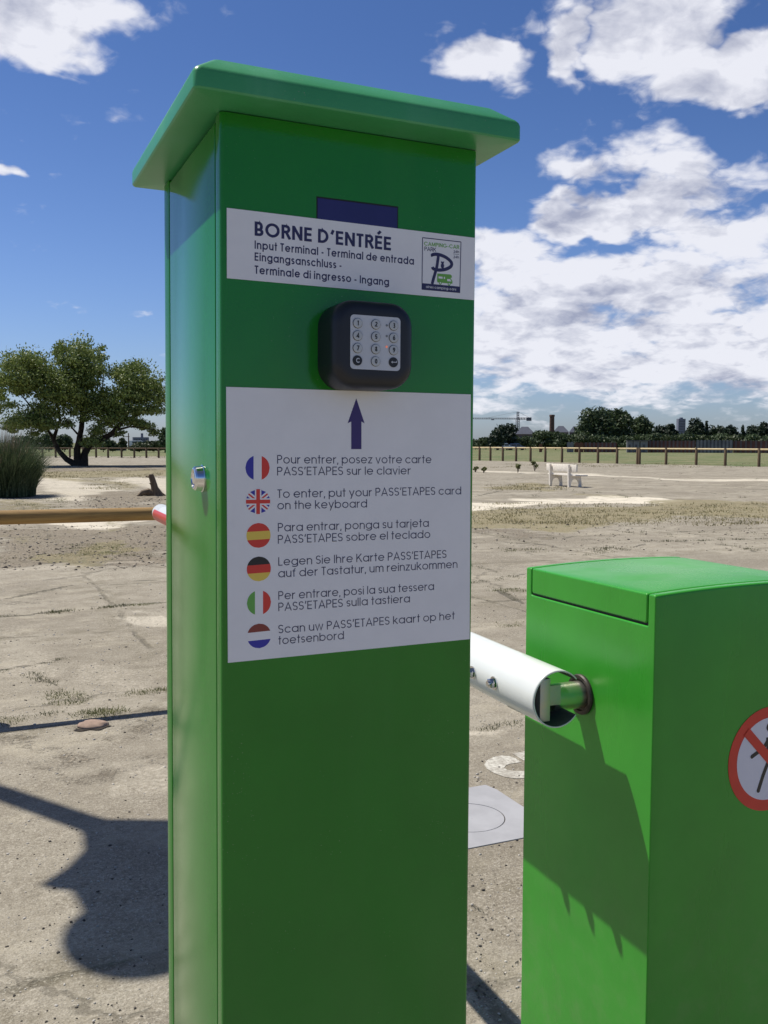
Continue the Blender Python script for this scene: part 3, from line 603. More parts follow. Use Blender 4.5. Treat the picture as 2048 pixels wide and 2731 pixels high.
# lock
bm = bmesh.new(); add_lathe(bm, [(0, .0128), (.0012, .0128), (.0016, .0120), (.0075, .0112), (.0090, .0100), (.0094, .0088), (.0080, .0080), (.0082, .0056), (.0090, .0050)], (-W-.0003, .0672, 1.3652), (-1, 0, 0), 28)
lock = link_bm('lock', bm, M_CHROME, door, smooth=30)
# display window
bm = bmesh.new(); add_box(bm, -.1632, -.0832, -.00015, .001, 1.575, 1.6172); link_bm('display_edge_shade', bm, M_DARK, term)  # dark border sheet standing in for the recess shadow; no recess is cut
bm = bmesh.new(); add_box(bm, -.1622, -.0842, -.0004, .001, 1.576, 1.6158); link_bm('display', bm, M_DISP, term)
# banner
def sheet(name, parent, mat_, corners, y0, th=.0004):
    bm = bmesh.new(); add_prism(bm, corners, y0, y0-th, 'y'); return link_bm(name, bm, mat_, parent)
ban = sheet('name_banner', term, M_WHITE, [(-.2447, 1.5383), (-.0024, 1.5375), (-.0024, 1.5966), (-.2447, 1.5978)], -.0004)
YB = -.0009
bm = bmesh.new()
text(bm, "BORNE D'ENTRÉE", (-.2202, 1.5768), (-.0905, 1.5762), .0122, .19, YB, .12)
text(bm, "Input Terminal - Terminal de entrada", (-.2202, 1.5656), (-.0670, 1.5653), .0071, .165, YB, .15)
text(bm, "Eingangsanschluss -", (-.2202, 1.5554), (-.1392, 1.5552), .0071, .165, YB, .15)
text(bm, "Terminale di ingresso - Ingang", (-.2202, 1.5442), (-.0923, 1.5440), .0071, .165, YB, .15)
link_bm('lettering', bm, M_INK, ban)
# logo panel
logo_d, logo_g = bmesh.new(), bmesh.new()
def lg(x, y):
    fx_ = (x-70)/1135; yt = 385+130*fx_; yb = 1905+95*fx_; return (-.0583+.0410*fx_, 1.5912-(y-yt)/(yb-yt)*.0481)
def lrib(bm, pts, w_, lev=0, smooth_=True):
    P_ = [lg(*p) for p in pts]; ribbon(bm, P_, w_, lambda x, y, l: (x, YB-l*.00004, y), lev)
def curve(pts, n=6):
    o = []; m_ = len(pts)
    for i in range(m_-1):
        p0, p1, p2, p3 = pts[max(i-1, 0)], pts[i], pts[i+1], pts[min(i+2, m_-1)]
        for k in range(n):
            t = k/n; o.append(tuple(.5*((2*p1[j])+(-p0[j]+p2[j])*t+(2*p0[j]-5*p1[j]+4*p2[j]-p3[j])*t*t+(-p0[j]+3*p1[j]-3*p2[j]+p3[j])*t**3) for j in (0, 1)))
    return o+[pts[-1]]
def lpoly(bm, pts, lev=0): bm.faces.new([bm.verts.new((lg(*p)[0], YB-lev*.00004, lg(*p)[1])) for p in pts])
for a_p in ([(70, 385), (1205, 515)], [(1200, 515), (1180, 2000)], [(72, 385), (68, 1900)]): lrib(logo_d, a_p, .0008, 0)
lpoly(logo_d, [(62, 1712), (1190, 1815), (1188, 2000), (60, 1905)], 1)
lrib(logo_d, curve([(375, 930), (360, 890), (460, 870), (620, 900), (800, 990), (925, 1120), (900, 1230), (760, 1305), (600, 1330), (480, 1320), (390, 1290), (365, 1240)]), .0031, 2)
lrib(logo_d, curve([(535, 900), (520, 1050), (490, 1250), (450, 1400), (400, 1580), (360, 1740)]), .0029, 3)
lpoly(logo_d, [(612, 1070), (640, 1085), (680, 1088), (705, 1070), (700, 1130), (690, 1150), (708, 1180), (705, 1240), (690, 1275), (635, 1275), (612, 1240), (610, 1175), (632, 1145), (618, 1120)], 1)
lpoly(logo_g, [(510, 1430), (900, 1460), (940, 1500), (935, 1555), (900, 1560), (960, 1660), (955, 1730), (520, 1690), (505, 1650)], 0)
for cx_, cy_ in ((600, 1705), (860, 1735)): lpoly(logo_g, [(cx_+42*math.cos(a), cy_+52*math.sin(a)) for a in [2*math.pi*k/16 for k in range(16)]], 1)
white_ = bmesh.new()
for q_ in ([(545, 1515), (665, 1525), (665, 1585), (545, 1575)], [(700, 1528), (735, 1530), (735, 1592), (700, 1588)], [(800, 1590), (890, 1595), (925, 1665), (800, 1655)]): lpoly(white_, q_, 3)
for cx_, cy_ in ((600, 1705), (860, 1735)): lpoly(white_, [(cx_+20*math.cos(a), cy_+25*math.sin(a)) for a in [2*math.pi*k/12 for k in range(12)]], 3)
logo_t = bmesh.new(); text(logo_t, "CAMPING-CAR", lg(118, 612), lg(1148, 722), .0036, .16, YB, .1)
text(logo_d, "PARK", lg(130, 765), lg(468, 800), .0038, .13, YB, .08)
text(logo_d, "24h", lg(985, 830), lg(1148, 838), .0024, .17, YB, .14)
lrib(logo_d, [(975, 862), (1150, 880)], .00035, 0)
text(logo_d, "24h", lg(985, 985), lg(1148, 992), .0024, .17, YB, .14)
text(white_, "aires camping-cars", lg(180, 1850), lg(1070, 1930), .0024, .14, YB-.0001, .16)
link_bm('logo_title', logo_t, M_LOGOG, ban); link_bm('logo_dark_print', logo_d, M_INK, ban); link_bm('logo_green_print', logo_g, M_LOGOG, ban); link_bm('logo_white_print', white_, M_WHITE, ban)
# instruction sign
sg = sheet('instruction_sign', term, M_WHITE, [(-.2445, 1.2047), (-.0030, 1.2087), (-.0048, 1.4472), (-.2455, 1.4455)], -.0001, .0006)
YS = -.0008
bm = bmesh.new()
LINES = [("Pour entrer, posez votre carte", -.1997, 1.3795, -.0468, 1.3806), ("PASS'ETAPES sur le clavier", -.1997, 1.3690, -.0685, 1.3700), ("To enter, put your PASS'ETAPES card", -.1995, 1.3490, -.0143, 1.3507), ("on the keyboard", -.1994, 1.3388, -.1130, 1.3394),
         ("Para entrar, ponga su tarjeta", -.1990, 1.3190, -.0490, 1.3200), ("PASS'ETAPES sobre el teclado", -.1990, 1.3083, -.0473, 1.3094), ("Legen Sie Ihre Karte PASS'ETAPES", -.1986, 1.2885, -.0296, 1.2896), ("auf der Tastatur, um reinzukommen", -.1986, 1.2779, -.0175, 1.2795),
         ("Per entrare, posi la sua tessera", -.1985, 1.2579, -.0428, 1.2591), ("PASS'ETAPES sulla tastiera", -.1985, 1.2476, -.0683, 1.2486), ("Scan uw PASS'ETAPES kaart op het", -.1985, 1.2276, -.0200, 1.2294), ("toetsenbord", -.1985, 1.2175, -.1355, 1.2180)]
for s, x0, z0, x1, z1 in LINES: text(bm, s, (x0, z0), (x1, z1), .0076, .104, YS, .13)
link_bm('lettering', bm, M_INKL, sg)
bm = bmesh.new(); add_prism(bm, [(-.1190, 1.3932), (-.1191, 1.4186), (-.1160, 1.4170), (-.1243, 1.4395), (-.1326, 1.4167), (-.1291, 1.4184), (-.1290, 1.3931)], -.0007, -.0009, 'y'); link_bm('arrow', bm, M_ARROW, sg)
def slab(bm, cx, cz, r_, lo, hi, ang, lev, s0=-9, s1=9):
    """the part of a disc between lo and hi across direction ang (degrees); s0,s1 limit it along the band"""
    n = 10; pts = []
    lo, hi = max(lo, -r_*.9999), min(hi, r_*.9999)
    for k in range(n+1):
        t = lo+(hi-lo)*k/n; pts.append((min(s1, math.sqrt(r_*r_-t*t)), t))
    for k in range(n+1):
        t = hi+(lo-hi)*k/n; pts.append((max(s0, -math.sqrt(r_*r_-t*t)), t))
    ca, sa = math.cos(R(ang)), math.sin(R(ang))
    bm.faces.new([bm.verts.new((cx+x*ca-y*sa, YS-.00004*lev, cz+x*sa+y*ca)) for x, y in pts])
FR_ = .0110
def flag(cz, bands, ang, cx):
    for k, m_ in enumerate(bands):
        bm = bmesh.new(); edges = [-1, -.333, .333, 1] if len(bands) == 3 else [-1, 0, 1]
        slab(bm, cx, cz, FR_, edges[k]*FR_, edges[k+1]*FR_, ang, 0); link_bm('flag_stripe', bm, m_, sg)
flag(1.3757, [M_FR, M_FW, M_FB], 90, -.2176)
cz, cx = 1.3460, -.2172
bm = bmesh.new(); slab(bm, cx, cz, FR_, -FR_, FR_, 0, 0); link_bm('flag_field', bm, M_FB, sg)
bmw, bmr = bmesh.new(), bmesh.new()
for k, a in enumerate((38, -38)): slab(bmw, cx, cz, FR_, -.0022, .0022, a, 1+k*.3)
for k, a in enumerate((0, 90)): slab(bmw, cx, cz, FR_, -.0029, .0029, a, 3+k*.3)
for k, a in enumerate((38, -38)): slab(bmr, cx, cz, FR_, -.0007, .0007, a, 2+k*.3)
for k, a in enumerate((0, 90)): slab(bmr, cx, cz, FR_, -.0017, .0017, a, 4+k*.3)
link_bm('flag_white_cross', bmw, M_FW, sg); link_bm('flag_red_cross', bmr, M_FR, sg)
flag(1.3161, [M_FR, M_FY, M_FR], 2, -.2168); flag(1.2864, [M_FY, M_FR, M_FK], 2, -.2165); flag(1.2563, [M_FR, M_FW, M_FG], 90, -.2164); flag(1.2266, [M_FB, M_FW, M_FD], 2, -.2163)
# card reader with keypad
bm = bmesh.new(); rings = []
kx0, kx1, kz0, kz1 = -.1616, -.0844, 1.4464, 1.5226
for ins, r_, y in ((0, .021, -.0002), (0, .021, -.031), (.0012, .020, -.036), (.004, .018, -.0392), (.008, .015, -.0402), (.012, .011, -.0403)):
    rings.append([bm.verts.new((x, y, z)) for x, z in rrect(kx0+ins, kx1-ins, kz0+ins, kz1-ins, r_, 8)])
for i in range(len(rings)-1):
    n_ = len(rings[0])
    for k in range(n_): bm.faces.new((rings[i][k], rings[i][(k+1) % n_], rings[i+1][(k+1) % n_], rings[i+1][k]))
bm.faces.new(rings[-1]); bm.faces.new(rings[0][::-1]); bmesh.ops.recalc_face_normals(bm, faces=bm.faces[:])
kp = link_bm('card_reader', bm, M_BLK, term, smooth=40)
bm = bmesh.new(); add_prism(bm, rrect(-.1463, -.0987, 1.4621, 1.5089, .0035, 6), -.0400, -.0407, 'y'); link_bm('keypad_plate', bm, M_PLATE, kp)
KU, KZ = (-.1398, -.1226, -.1055), (1.5016, 1.4909, 1.4802, 1.4695)
keys = ['1', '2', '3', '4', '5', '6', '7', '8', '9', 'C', '0', '<']
ringb, ink, inkw = bmesh.new(), bmesh.new(), bmesh.new()
for i, k_ in enumerate(keys):
    cx, cz = KU[i % 3], KZ[i//3]; dark = k_ in 'C<'
    bm = bmesh.new(); add_lathe(bm, [(.0, .0044), (.0009, .0044), (.0010, .0043)], (cx, -.0404, cz), (0, -1, 0), 28)
    if not dark: link_bm('key_ring', bm, M_KINK, kp)
    else: link_bm('key', bm, M_KINK, kp)
    if not dark:
        bm = bmesh.new(); add_lathe(bm, [(.0, .0041), (.0014, .0041), (.0017, .0036)], (cx, -.0404, cz), (0, -1, 0), 28); link_bm('key', bm, M_KEY, kp)
    tgt = bmesh.new() if dark else ink
    if k_ == '<':
        for j, pts in enumerate(([(cx+.0026, cz+.0013), (cx+.0026, cz), (cx-.0018, cz)],)): ribbon(tgt, pts, .0007, lambda x, y, l: (x, -.0423, y), 0)
        f_ = [tgt.verts.new((x, -.04225, z)) for x, z in ((cx-.0028, cz), (cx-.0012, cz-.0012), (cx-.0012, cz+.0012))]; tgt.faces.new(f_)
    else:
        g_, st = glyph(k_, .2); hgt = .0042
        for j, pts in enumerate(st): ribbon(tgt, pts, .2, lambda x, y, l: (cx+(x-g_/2)*hgt, -.0423-l*.00004, cz+(y-.5)*hgt), j)
    if dark: link_bm('key_symbol', tgt, M_PLATE, kp)
link_bm('key_numbers', ink, M_KINK, kp)
for z, m_ in ((1.5014, M_LED0), (1.4921, M_LED0), (1.4828, M_LED1)):
    bm = bmesh.new(); add_lathe(bm, [(0, .0010), (.0004, .0010), (.0006, .0007)], (-.1120, -.0406, z), (0, -1, 0), 16); link_bm('status_light', bm, m_, kp)

# ------------------------------------------------------------------ barrier: cabinet and boom
bar = thing('barrier_gate', 'squat bright green barrier cabinet with white boom, right of the tall terminal', 'barrier', (.87, 1.036, 0))
UW, VD, ZT = .32, .330, 1.191
def topz(u): return ZT+.0065*(1-((u-UW*.6)/(UW*.6))**2)
def fillet(P_, r_, n=3):
    o = []; m_ = len(P_)
    for i in range(m_):
        p, a, b_ = Vector(P_[i]), Vector(P_[i-1]), Vector(P_[(i+1) % m_])
        d1, d2 = (a-p).normalized(), (b_-p).normalized(); k = r_[i] if hasattr(r_, '__len__') else r_
        for j in range(n+1):
            t_ = j/n; q_ = (p+d1*k)*(1-t_)**2+p*2*t_*(1-t_)+(p+d2*k)*t_**2; o.append((q_.x, q_.y))
    return o
def inset(P_, d):
    o = []; m_ = len(P_)
    for i in range(m_):
        p, a, b_ = Vector(P_[i]), Vector(P_[i-1]), Vector(P_[(i+1) % m_])
        n1 = (p-a); n1 = Vector((-n1.y, n1.x)).normalized() if n1.length > 1e-7 else None
        n2 = (b_-p); n2 = Vector((-n2.y, n2.x)).normalized() if n2.length > 1e-7 else None
        nn = ((n1 or n2)+(n2 or n1)).normalized(); o.append((p.x+nn.x*d, p.y+nn.y*d))
    return o
def loft(name, P_, par, zc, bv=.0022):
    """profile in the (y,z) plane swept across x, its upper part following the arched top"""
    bm = bmesh.new(); rings = []
    st = [(0, bv), (bv*.12, bv*.5), (bv*.45, bv*.15), (bv, 0)] + [(bv+(UW-2*bv)*k/16, 0) for k in range(1, 16)] + [(UW-bv, 0), (UW-bv*.45, bv*.15), (UW-bv*.12, bv*.5), (UW, bv)]
    for x, ins in st:
        rings.append([bm.verts.new((x, y, z+((topz(x)-ZT) if z > zc else 0))) for y, z in inset(P_, ins)])
    n_ = len(P_)
    for i in range(len(rings)-1):
        for k in range(n_): bm.faces.new((rings[i][k], rings[i][(k+1) % n_], rings[i+1][(k+1) % n_], rings[i+1][k]))
    for rg in (rings[0][::-1], rings[-1]):
        vv = [bm.verts.new(v.co) for v in rg]; es = [bm.edges.new((vv[i], vv[(i+1) % n_])) for i in range(n_)]
        bmesh.ops.triangle_fill(bm, edges=es, use_beauty=True)
    o = link_bm(name, bm, M_CAB, par, smooth=35)
    for p in o.data.polygons:
        if abs(p.normal.x) > .999: p.use_smooth = False
    return o
E_ = .0155
U_ = [(0, -.02), (VD, -.02), (VD, ZT), (VD-E_, ZT), (VD-E_, 1.1455), (E_, 1.1455), (E_, ZT), (0, ZT)]
loft('cabinet', fillet(U_, [.003, .003, .0042, .0032, .003, .003, .0032, .0042]), bar, 1.16)
loft('lid', fillet([(.0180, 1.1490), (VD-.0180, 1.1490), (VD-.0180, ZT), (.0180, ZT)], [.005, .005, .0036, .0036]), bar, 1.16)
box('lid_seal', bar, M_DARK, .003, UW-.003, .0160, VD-.0160, 1.144, 1.1885)
# prohibition sign on the front
pr = thing_ = None
bm = bmesh.new(); add_lathe(bm, [(0, .079), (.0005, .079)], (.218, -.0002, .932), (0, -1, 0), 72)
ps = link_bm('prohibition_sign', bm, M_PRED, bar)
bm = bmesh.new(); add_lathe(bm, [(0, .0625), (.0003, .0625)], (.218, -.0006, .932), (0, -1, 0), 72); link_bm('sign_face', bm, M_PWHITE, ps)
fig = bmesh.new()
def prib(pts, w_, lev): ribbon(fig, pts, w_, lambda x, y, l: (x-.87, -.0011-.00004*l, y), lev)
prib([(1.054, .9395), (1.064, .944), (1.075, .948), (1.086, .962)], .0062, 0); prib([(1.0865, .965), (1.0885, .935)], .0115, 1); prib([(1.0875, .930), (1.077, .908), (1.0685, .886)], .0066, 2)
prib([(1.0885, .930), (1.100, .912), (1.104, .886)], .0066, 3); prib([(1.090, .962), (1.102, .950), (1.112, .943)], .0062, 4)
for cx_, cz_, rr_ in ((1.088, .980, .0072), (1.054, .9395, .0031), (1.0685, .886, .0033), (1.104, .886, .0033), (1.112, .943, .0031)):
    fig.faces.new([fig.verts.new((cx_-.87+rr_*math.cos(a), -.00135, cz_+rr_*math.sin(a))) for a in [2*math.pi*k/20 for k in range(20)]])
link_bm('walking_figure', fig, M_KINK, ps)
bm = bmesh.new(); ribbon(bm, [(.218-.046, .932+.046), (.218+.046, .932-.046)], .0145, lambda x, y, l: (x, -.0015, y), 0); link_bm('bar', bm, M_PRED, ps)
# bushing and drive shaft on the left side
bm = bmesh.new(); add_lathe(bm, [(-.004, .031), (.0035, .0315), (.0060, .0300), (.0062, .0255), (.0030, .0245)], (0, .168, 1.0115), (-1, 0, 0), 40); link_bm('bushing', bm, M_RUST, bar, smooth=30)
bm = bmesh.new(); add_lathe(bm, [(0, .0212), (.058, .0212), (.060, .020)], (0, .168, 1.0115), (-1, 0, 0), 36)
shaft = link_bm('drive_shaft', bm, M_ZINC, bar, smooth=30)
# boom
TU, TZ0, V0, VE = .79-.87, 1.0255, 1.150-1.036, 4.20-1.036
def axis_z(v): return TZ0+(1.093-1.0255)*(v-V0)/(VE-V0)
bm = bmesh.new(); NTH = 72
rows = []
vlist = [V0, V0+.004, V0+.02, V0+.045, V0+.07, V0+.09, V0+.098, V0+.106] + [V0+.106+(VE-V0-.106)*k/24 for k in range(1, 25)]
for v in vlist:
    rad = .0428-.0040*(v-V0)/(VE-V0)
    rows.append([bm.verts.new((TU+rad*math.cos(R(360*k/NTH)), v, axis_z(v)+rad*math.sin(R(360*k/NTH)))) for k in range(NTH)])
for i in range(len(rows)-1):
    vm_ = (vlist[i]+vlist[i+1])/2-V0
    for k in range(NTH):
        th = ((k+.5)*360/NTH+180) % 360-180
        half = 36 if vm_ < .075 else 36*math.sqrt(max(0, 1-((vm_-.075)/.031)**2))
        if vm_ < .106 and -half-6 < th < half+2: continue
        bm.faces.new((rows[i][k], rows[i][(k+1) % NTH], rows[i+1][(k+1) % NTH], rows[i+1][k]))
bmesh.ops.recalc_face_normals(bm, faces=bm.faces[:])
boom = link_bm('boom', bm, [M_BOOM, M_INNER], bar, smooth=40)
sm_ = boom.modifiers.new('wall', 'SOLIDIFY'); sm_.thickness = .0022; sm_.offset = -1; sm_.material_offset = 1; sm_.material_offset_rim = 0
bm = bmesh.new(); rE = .0370
add_lathe(bm, [(0, rE-.001), (.002, rE), (.012, rE), (.024, rE*.92), (.034, rE*.7), (.040, rE*.4), (.042, .001)], (TU, VE, axis_z(VE)), (0, 1, .02), 36)
me_cap = link_bm('end_cap', bm, M_BOOM, boom, smooth=40)
bm = bmesh.new()
for k0, k1 in ((150, 262),):
    pr_ = None
    for k in range(17):
        a = R(k0+(k1-k0)*k/16); rr_ = rE+.0026; row = []
        for j in range(5):
            v = VE-.30+.30*j/4+.03*(k-8)/8; row.append(bm.verts.new((TU+rr_*math.cos(a), v, axis_z(v)+rr_*math.sin(a))))
        if pr_:
            for j in range(4): bm.faces.new((pr_[j], row[j], row[j+1], pr_[j+1]))
        pr_ = row
link_bm('red_reflector', bm, M_RED, boom, smooth=True)
for v in (1.262, 1.330, 1.395):
    vv = v-1.036; bm = bmesh.new(); zz = axis_z(vv)
    add_lathe(bm, [(0, .0105), (.0018, .0105), (.0020, .0095)], (TU-.0425, vv, zz), (-1, 0, 0), 24)
    add_lathe(bm, [(.0018, .0082), (.0085, .0082), (.0098, .0070)], (TU-.0425, vv, zz), (-1, 0, 0), 6)
    add_lathe(bm, [(.0095, .0045), (.0125, .0045)], (TU-.0425, vv, zz), (-1, 0, 0), 16)
    link_bm('bolt', bm, M_CHROME, boom)
bm = bmesh.new(); add_box(bm, TU-.026, TU-.008, V0+.008, V0+.10, TZ0-.034, TZ0+.030, .0012); add_box(bm, TU-.012, .0-.055, V0+.03, V0+.036, TZ0-.018, TZ0+.012)
link_bm('clamp_bracket', bm, M_GALV, boom, smooth=30)

# ------------------------------------------------------------------ near wooden rail
rl = thing('wooden_rail_fence', 'thick round pine rail in the foreground at left, its end meeting the boom tip', 'fence', (-.2, 5.34, 0))
def rod(name, parent, mat_, a, b_, r0, r1=None, n=20, wob=.0, seg=14):
    bm = bmesh.new(); a, b_ = Vector(a), Vector(b_); pts, rd = [], []
    for k in range(seg+1):
        t = k/seg; pts.append(a.lerp(b_, t)+Vector((0, 0, 1))*wob*math.sin(t*5)); rd.append((r0+((r1 or r0)-r0)*t)*(1+.02*math.sin(t*11)))
    add_tube(bm, pts, rd, n); return link_bm(name, bm, mat_, parent, smooth=50)
rod('rail', rl, M_RAIL, (-1.6, .02, 1.012), (1.45, .0, 1.005), .0385, .0365, 24)
for x in (-.03, -1.55):
    bm = bmesh.new(); add_lathe(bm, [(-.05, .05), (.0, .05), (1.02, .048), (1.045, .040), (1.05, .02)], (x, .09, 0), (0, 0, 1), 24); link_bm('post', bm, M_FPOST, rl, smooth=40)

# ------------------------------------------------------------------ unseen mast added out of frame at left, shaped to cast the foreground shadow
hz_ = 4.2; ox, oy = -.355*hz_, .44*hz_
ms = thing('shadow_mast', 'unseen grey mast left of the view, its arm, slab and globe shaped to shade the concrete', 'shadow caster', (-1.85+.0, 6.55, 0))
def L_(gx, gy, dz=0): return (gx+ox+1.85, gy+oy-6.55, hz_+dz)
bm = bmesh.new(); add_tube(bm, [(0, 0, -.05), (0, 0, 1), (0, 0, 3), (0, 0, hz_+.1)], [.085, .075, .06, .05], 20); link_bm('pole', bm, M_MAST, ms, smooth=50)
bm = bmesh.new(); add_tube(bm, [(0, 0, hz_), L_(.10, 4.02), L_(.36, 3.60), L_(.52, 3.36)], [.055, .058, .062, .075], 20); link_bm('arm', bm, M_MAST, ms, smooth=50)
bm = bmesh.new(); add_prism(bm, [(L_(x, y)[0], L_(x, y)[1]) for x, y in ((.36, 3.57), (.50, 3.54), (.75, 3.42), (.86, 3.0), (.80, 2.6), (.5, 2.62), (.31, 2.80), (.30, 2.93), (.285, 3.03), (.20, 3.085), (.29, 3.18), (.36, 3.30), (.37, 3.42))][::-1], hz_-.06, hz_+.05, 'z', .01); link_bm('shadow_slab', bm, M_MAST, ms)  # slab outline drawn from the shadow it has to cast
bm = bmesh.new(); bmesh.ops.create_uvsphere(bm, u_segments=32, v_segments=20, radius=.205)
for v in bm.verts: v.co = Vector(L_(.425, 2.675))+Vector((v.co.x*1.0, v.co.y*1.15, v.co.z*.8))
link_bm('globe', bm, M_MAST, ms, smooth=True)

# ------------------------------------------------------------------ vegetation helpers
def leaves(centers, radii, n, size, flat=.8, shell=.55, up=.3, asp=.55, soft=0):
    """n small leaf faces spread through ellipsoids -> verts, faces"""
    centers = np.array(centers, float); radii = np.array(radii, float); vol = (radii[:, 0]*radii[:, 1]*radii[:, 2])**.7
    pick = rng.choice(len(centers), n, p=vol/vol.sum())
    d = rng.normal(size=(n, 3)); d /= np.linalg.norm(d, axis=1)[:, None]; d[:, 2] = np.where(d[:, 2] < -.2, d[:, 2]*.6, d[:, 2])
    rr_ = (shell+(1-shell)*rng.random(n)**.6)[:, None]*(1+.18*rng.normal(size=(n, 1))*.6)
    if soft: rr_ = np.minimum(np.abs(rng.normal(size=(n, 1)))**.8*soft, 1.0+.25*rng.random((n, 1)))
    P_ = centers[pick]+d*radii[pick]*rr_
    s = size*(.6+.8*rng.random(n))[:, None]
    a = rng.normal(size=(n, 3)); a /= np.linalg.norm(a, axis=1)[:, None]
    b_ = np.cross(a, d+.5*rng.normal(size=(n, 3))); b_ /= np.linalg.norm(b_, axis=1)[:, None]
    v = np.stack([P_-a*s, P_-b_*s*asp, P_+a*s, P_+b_*s*asp], 1).reshape(-1, 3)
    f = np.arange(4*n).reshape(n, 4)
    return v, f
def mesh_np(name, v, f, mat_, parent=None):
    me = bpy.data.meshes.new(name); nv, nf = len(v), len(f); k = f.shape[1]
    me.vertices.add(nv); me.vertices.foreach_set('co', np.ascontiguousarray(v, np.float32).ravel())
    me.loops.add(nf*k); me.loops.foreach_set('vertex_index', np.ascontiguousarray(f, np.int32).ravel())
    me.polygons.add(nf); me.polygons.foreach_set('loop_start', np.arange(0, nf*k, k, dtype=np.int32))
    me.update(calc_edges=True); me.materials.append(mat_)
    o = bpy.data.objects.new(name, me); COL.objects.link(o)
    if parent: o.parent = parent
    return o
# main tree on the left
TB = Vector(far(216, 1240, 60)); tree = thing('broad_tree', 'broad multi-stemmed leafy tree on bare ground at left, beyond the pine rail', 'tree', (TB.x, TB.y, 0))
def T(cx, cy, dz=0):
    q_ = far(cx/3.607, 880+cy/3.607, 60+dz); return (q_[0]-TB.x, q_[1]-TB.y, q_[2])
S_ = 60*1.0/2532.8/3.607*1.08
bm = bmesh.new()
LIMB = [([(780,1330,0),(770,1290,0),(745,1230,0),(740,1150,-.3),(765,1040,-.5),(785,930,-.4),(790,850,0),(770,650,.3),(755,450,.5),(790,260,.5)], [.62,.48,.40,.33,.29,.26,.22,.15,.09,.04]),
        ([(790,1330,0),(720,1290,.2),(640,1245,.4),(580,1180,.6),(535,1110,.8),(515,1050,1),(545,960,1.2),(578,870,1.3),(560,760,1),(500,620,.8),(420,470,.6),(330,330,.5)], [.5,.34,.27,.24,.22,.20,.16,.14,.11,.08,.05,.03]),
        ([(800,1310,0),(815,1190,0),(860,1110,-.4),(950,1065,-.8),(1060,1010,-1.2),(1130,940,-1.5),(1200,860,-1.6),(1260,740,-1.4),(1330,620,-1),(1370,450,-.8)], [.5,.34,.30,.28,.25,.22,.17,.12,.08,.04]),
        ([(515,1050,1),(470,980,1.5),(380,880,2),(300,740,2.2),(200,620,2),(100,480,1.6)], [.16,.13,.10,.08,.06,.03]), ([(1100,970,-1.3),(1250,930,-1.8),(1380,940,-2),(1480,960,-2)], [.13,.09,.06,.03]),
        ([(790,850,0),(880,750,.8),(950,660,1.2),(985,560,1.3),(1000,380,1)], [.15,.12,.10,.07,.03]), ([(745,1000,-.4),(700,950,-1),(650,880,-1.4),(600,800,-1.6)], [.10,.08,.06,.03]),
        ([(1200,860,-1.6),(1330,820,-1.2),(1450,740,-.8),(1530,640,-.5)], [.12,.09,.06,.03]), ([(770,650,.3),(660,520,1),(600,380,1.2),(590,240,1)], [.10,.07,.05,.03]),
        ([(830,1150,-.2),(900,1000,.6),(960,900,1),(1010,780,1.2)], [.16,.11,.08,.04]), ([(380,880,2),(240,880,2.4),(120,930,2.4)], [.08,.05,.03])]
for pts, rd in LIMB: add_tube(bm, [T(*p_) for p_ in pts], [k*.62 for k in rd], 9)
link_bm('trunk', bm, M_BARK, tree, smooth=60)
CLU = [(280,460,270,230),(780,380,200,240),(1330,590,230,240),(330,860,260,120),(850,700,230,190),(620,620,230,200),(1100,820,200,150),(120,330,120,90),(50,480,100,80),(230,300,100,80),(330,330,110,95),(430,430,130,110),(300,480,130,100),(200,560,120,90),(600,190,75,75),(570,280,70,70),(780,190,95,80),(700,300,100,90),(720,430,120,100),(860,260,80,80),(960,260,60,60),(930,370,90,80),(850,500,110,90),(620,520,110,90),
       (1150,420,110,80),(1290,370,95,70),(1370,390,60,60),(1240,480,120,80),(1400,530,110,90),(1330,640,120,80),(1180,620,120,80),(1500,560,70,80),(1540,650,70,90),(1500,760,90,70),(1350,790,130,60),(1200,760,110,70),(1080,700,90,80),(1000,620,80,70),(740,650,90,70),(570,660,100,80),(440,620,100,90),(400,760,120,80),(300,880,150,75),(150,900,110,55),(60,940,55,35),
       (90,730,85,45),(30,640,60,60),(450,920,110,60),(520,820,80,60),(1030,900,80,70),(950,980,90,60),(880,1080,110,60),(1380,930,90,40),(1480,980,60,40),(820,860,60,50),(940,780,80,60),(640,900,60,50),(700,800,60,50),(330,1000,80,35),(1120,1000,60,30),(1290,880,90,50),(-60,560,90,120),(-40,780,70,60)]
for _ in range(46):
    k_ = random.choice(CLU[7:]); CLU.append((k_[0]+random.gauss(0, 60), k_[1]+random.gauss(0, 45), random.uniform(22, 45), random.uniform(18, 38)))
cs, rd_ = [], []
for (a, b_, c_, d_) in CLU:
    for dz in ((-1.6, 1.4) if c_ > 85 else (random.uniform(-1.2, 1.2),)):
        cs.append(T(a+random.uniform(-15, 15), b_+random.uniform(-12, 12), dz+random.uniform(-.5, .5))); rd_.append((c_*S_*.86, 1.2, d_*S_*.88))
rd_ = [(a*1.10, b_*1.1, c_*1.18) for a, b_, c_ in rd_]
v, f = leaves(cs, rd_, 95000, .078, shell=.02, soft=.76)
mesh_np('crown', v, f, M_LEAF, tree)

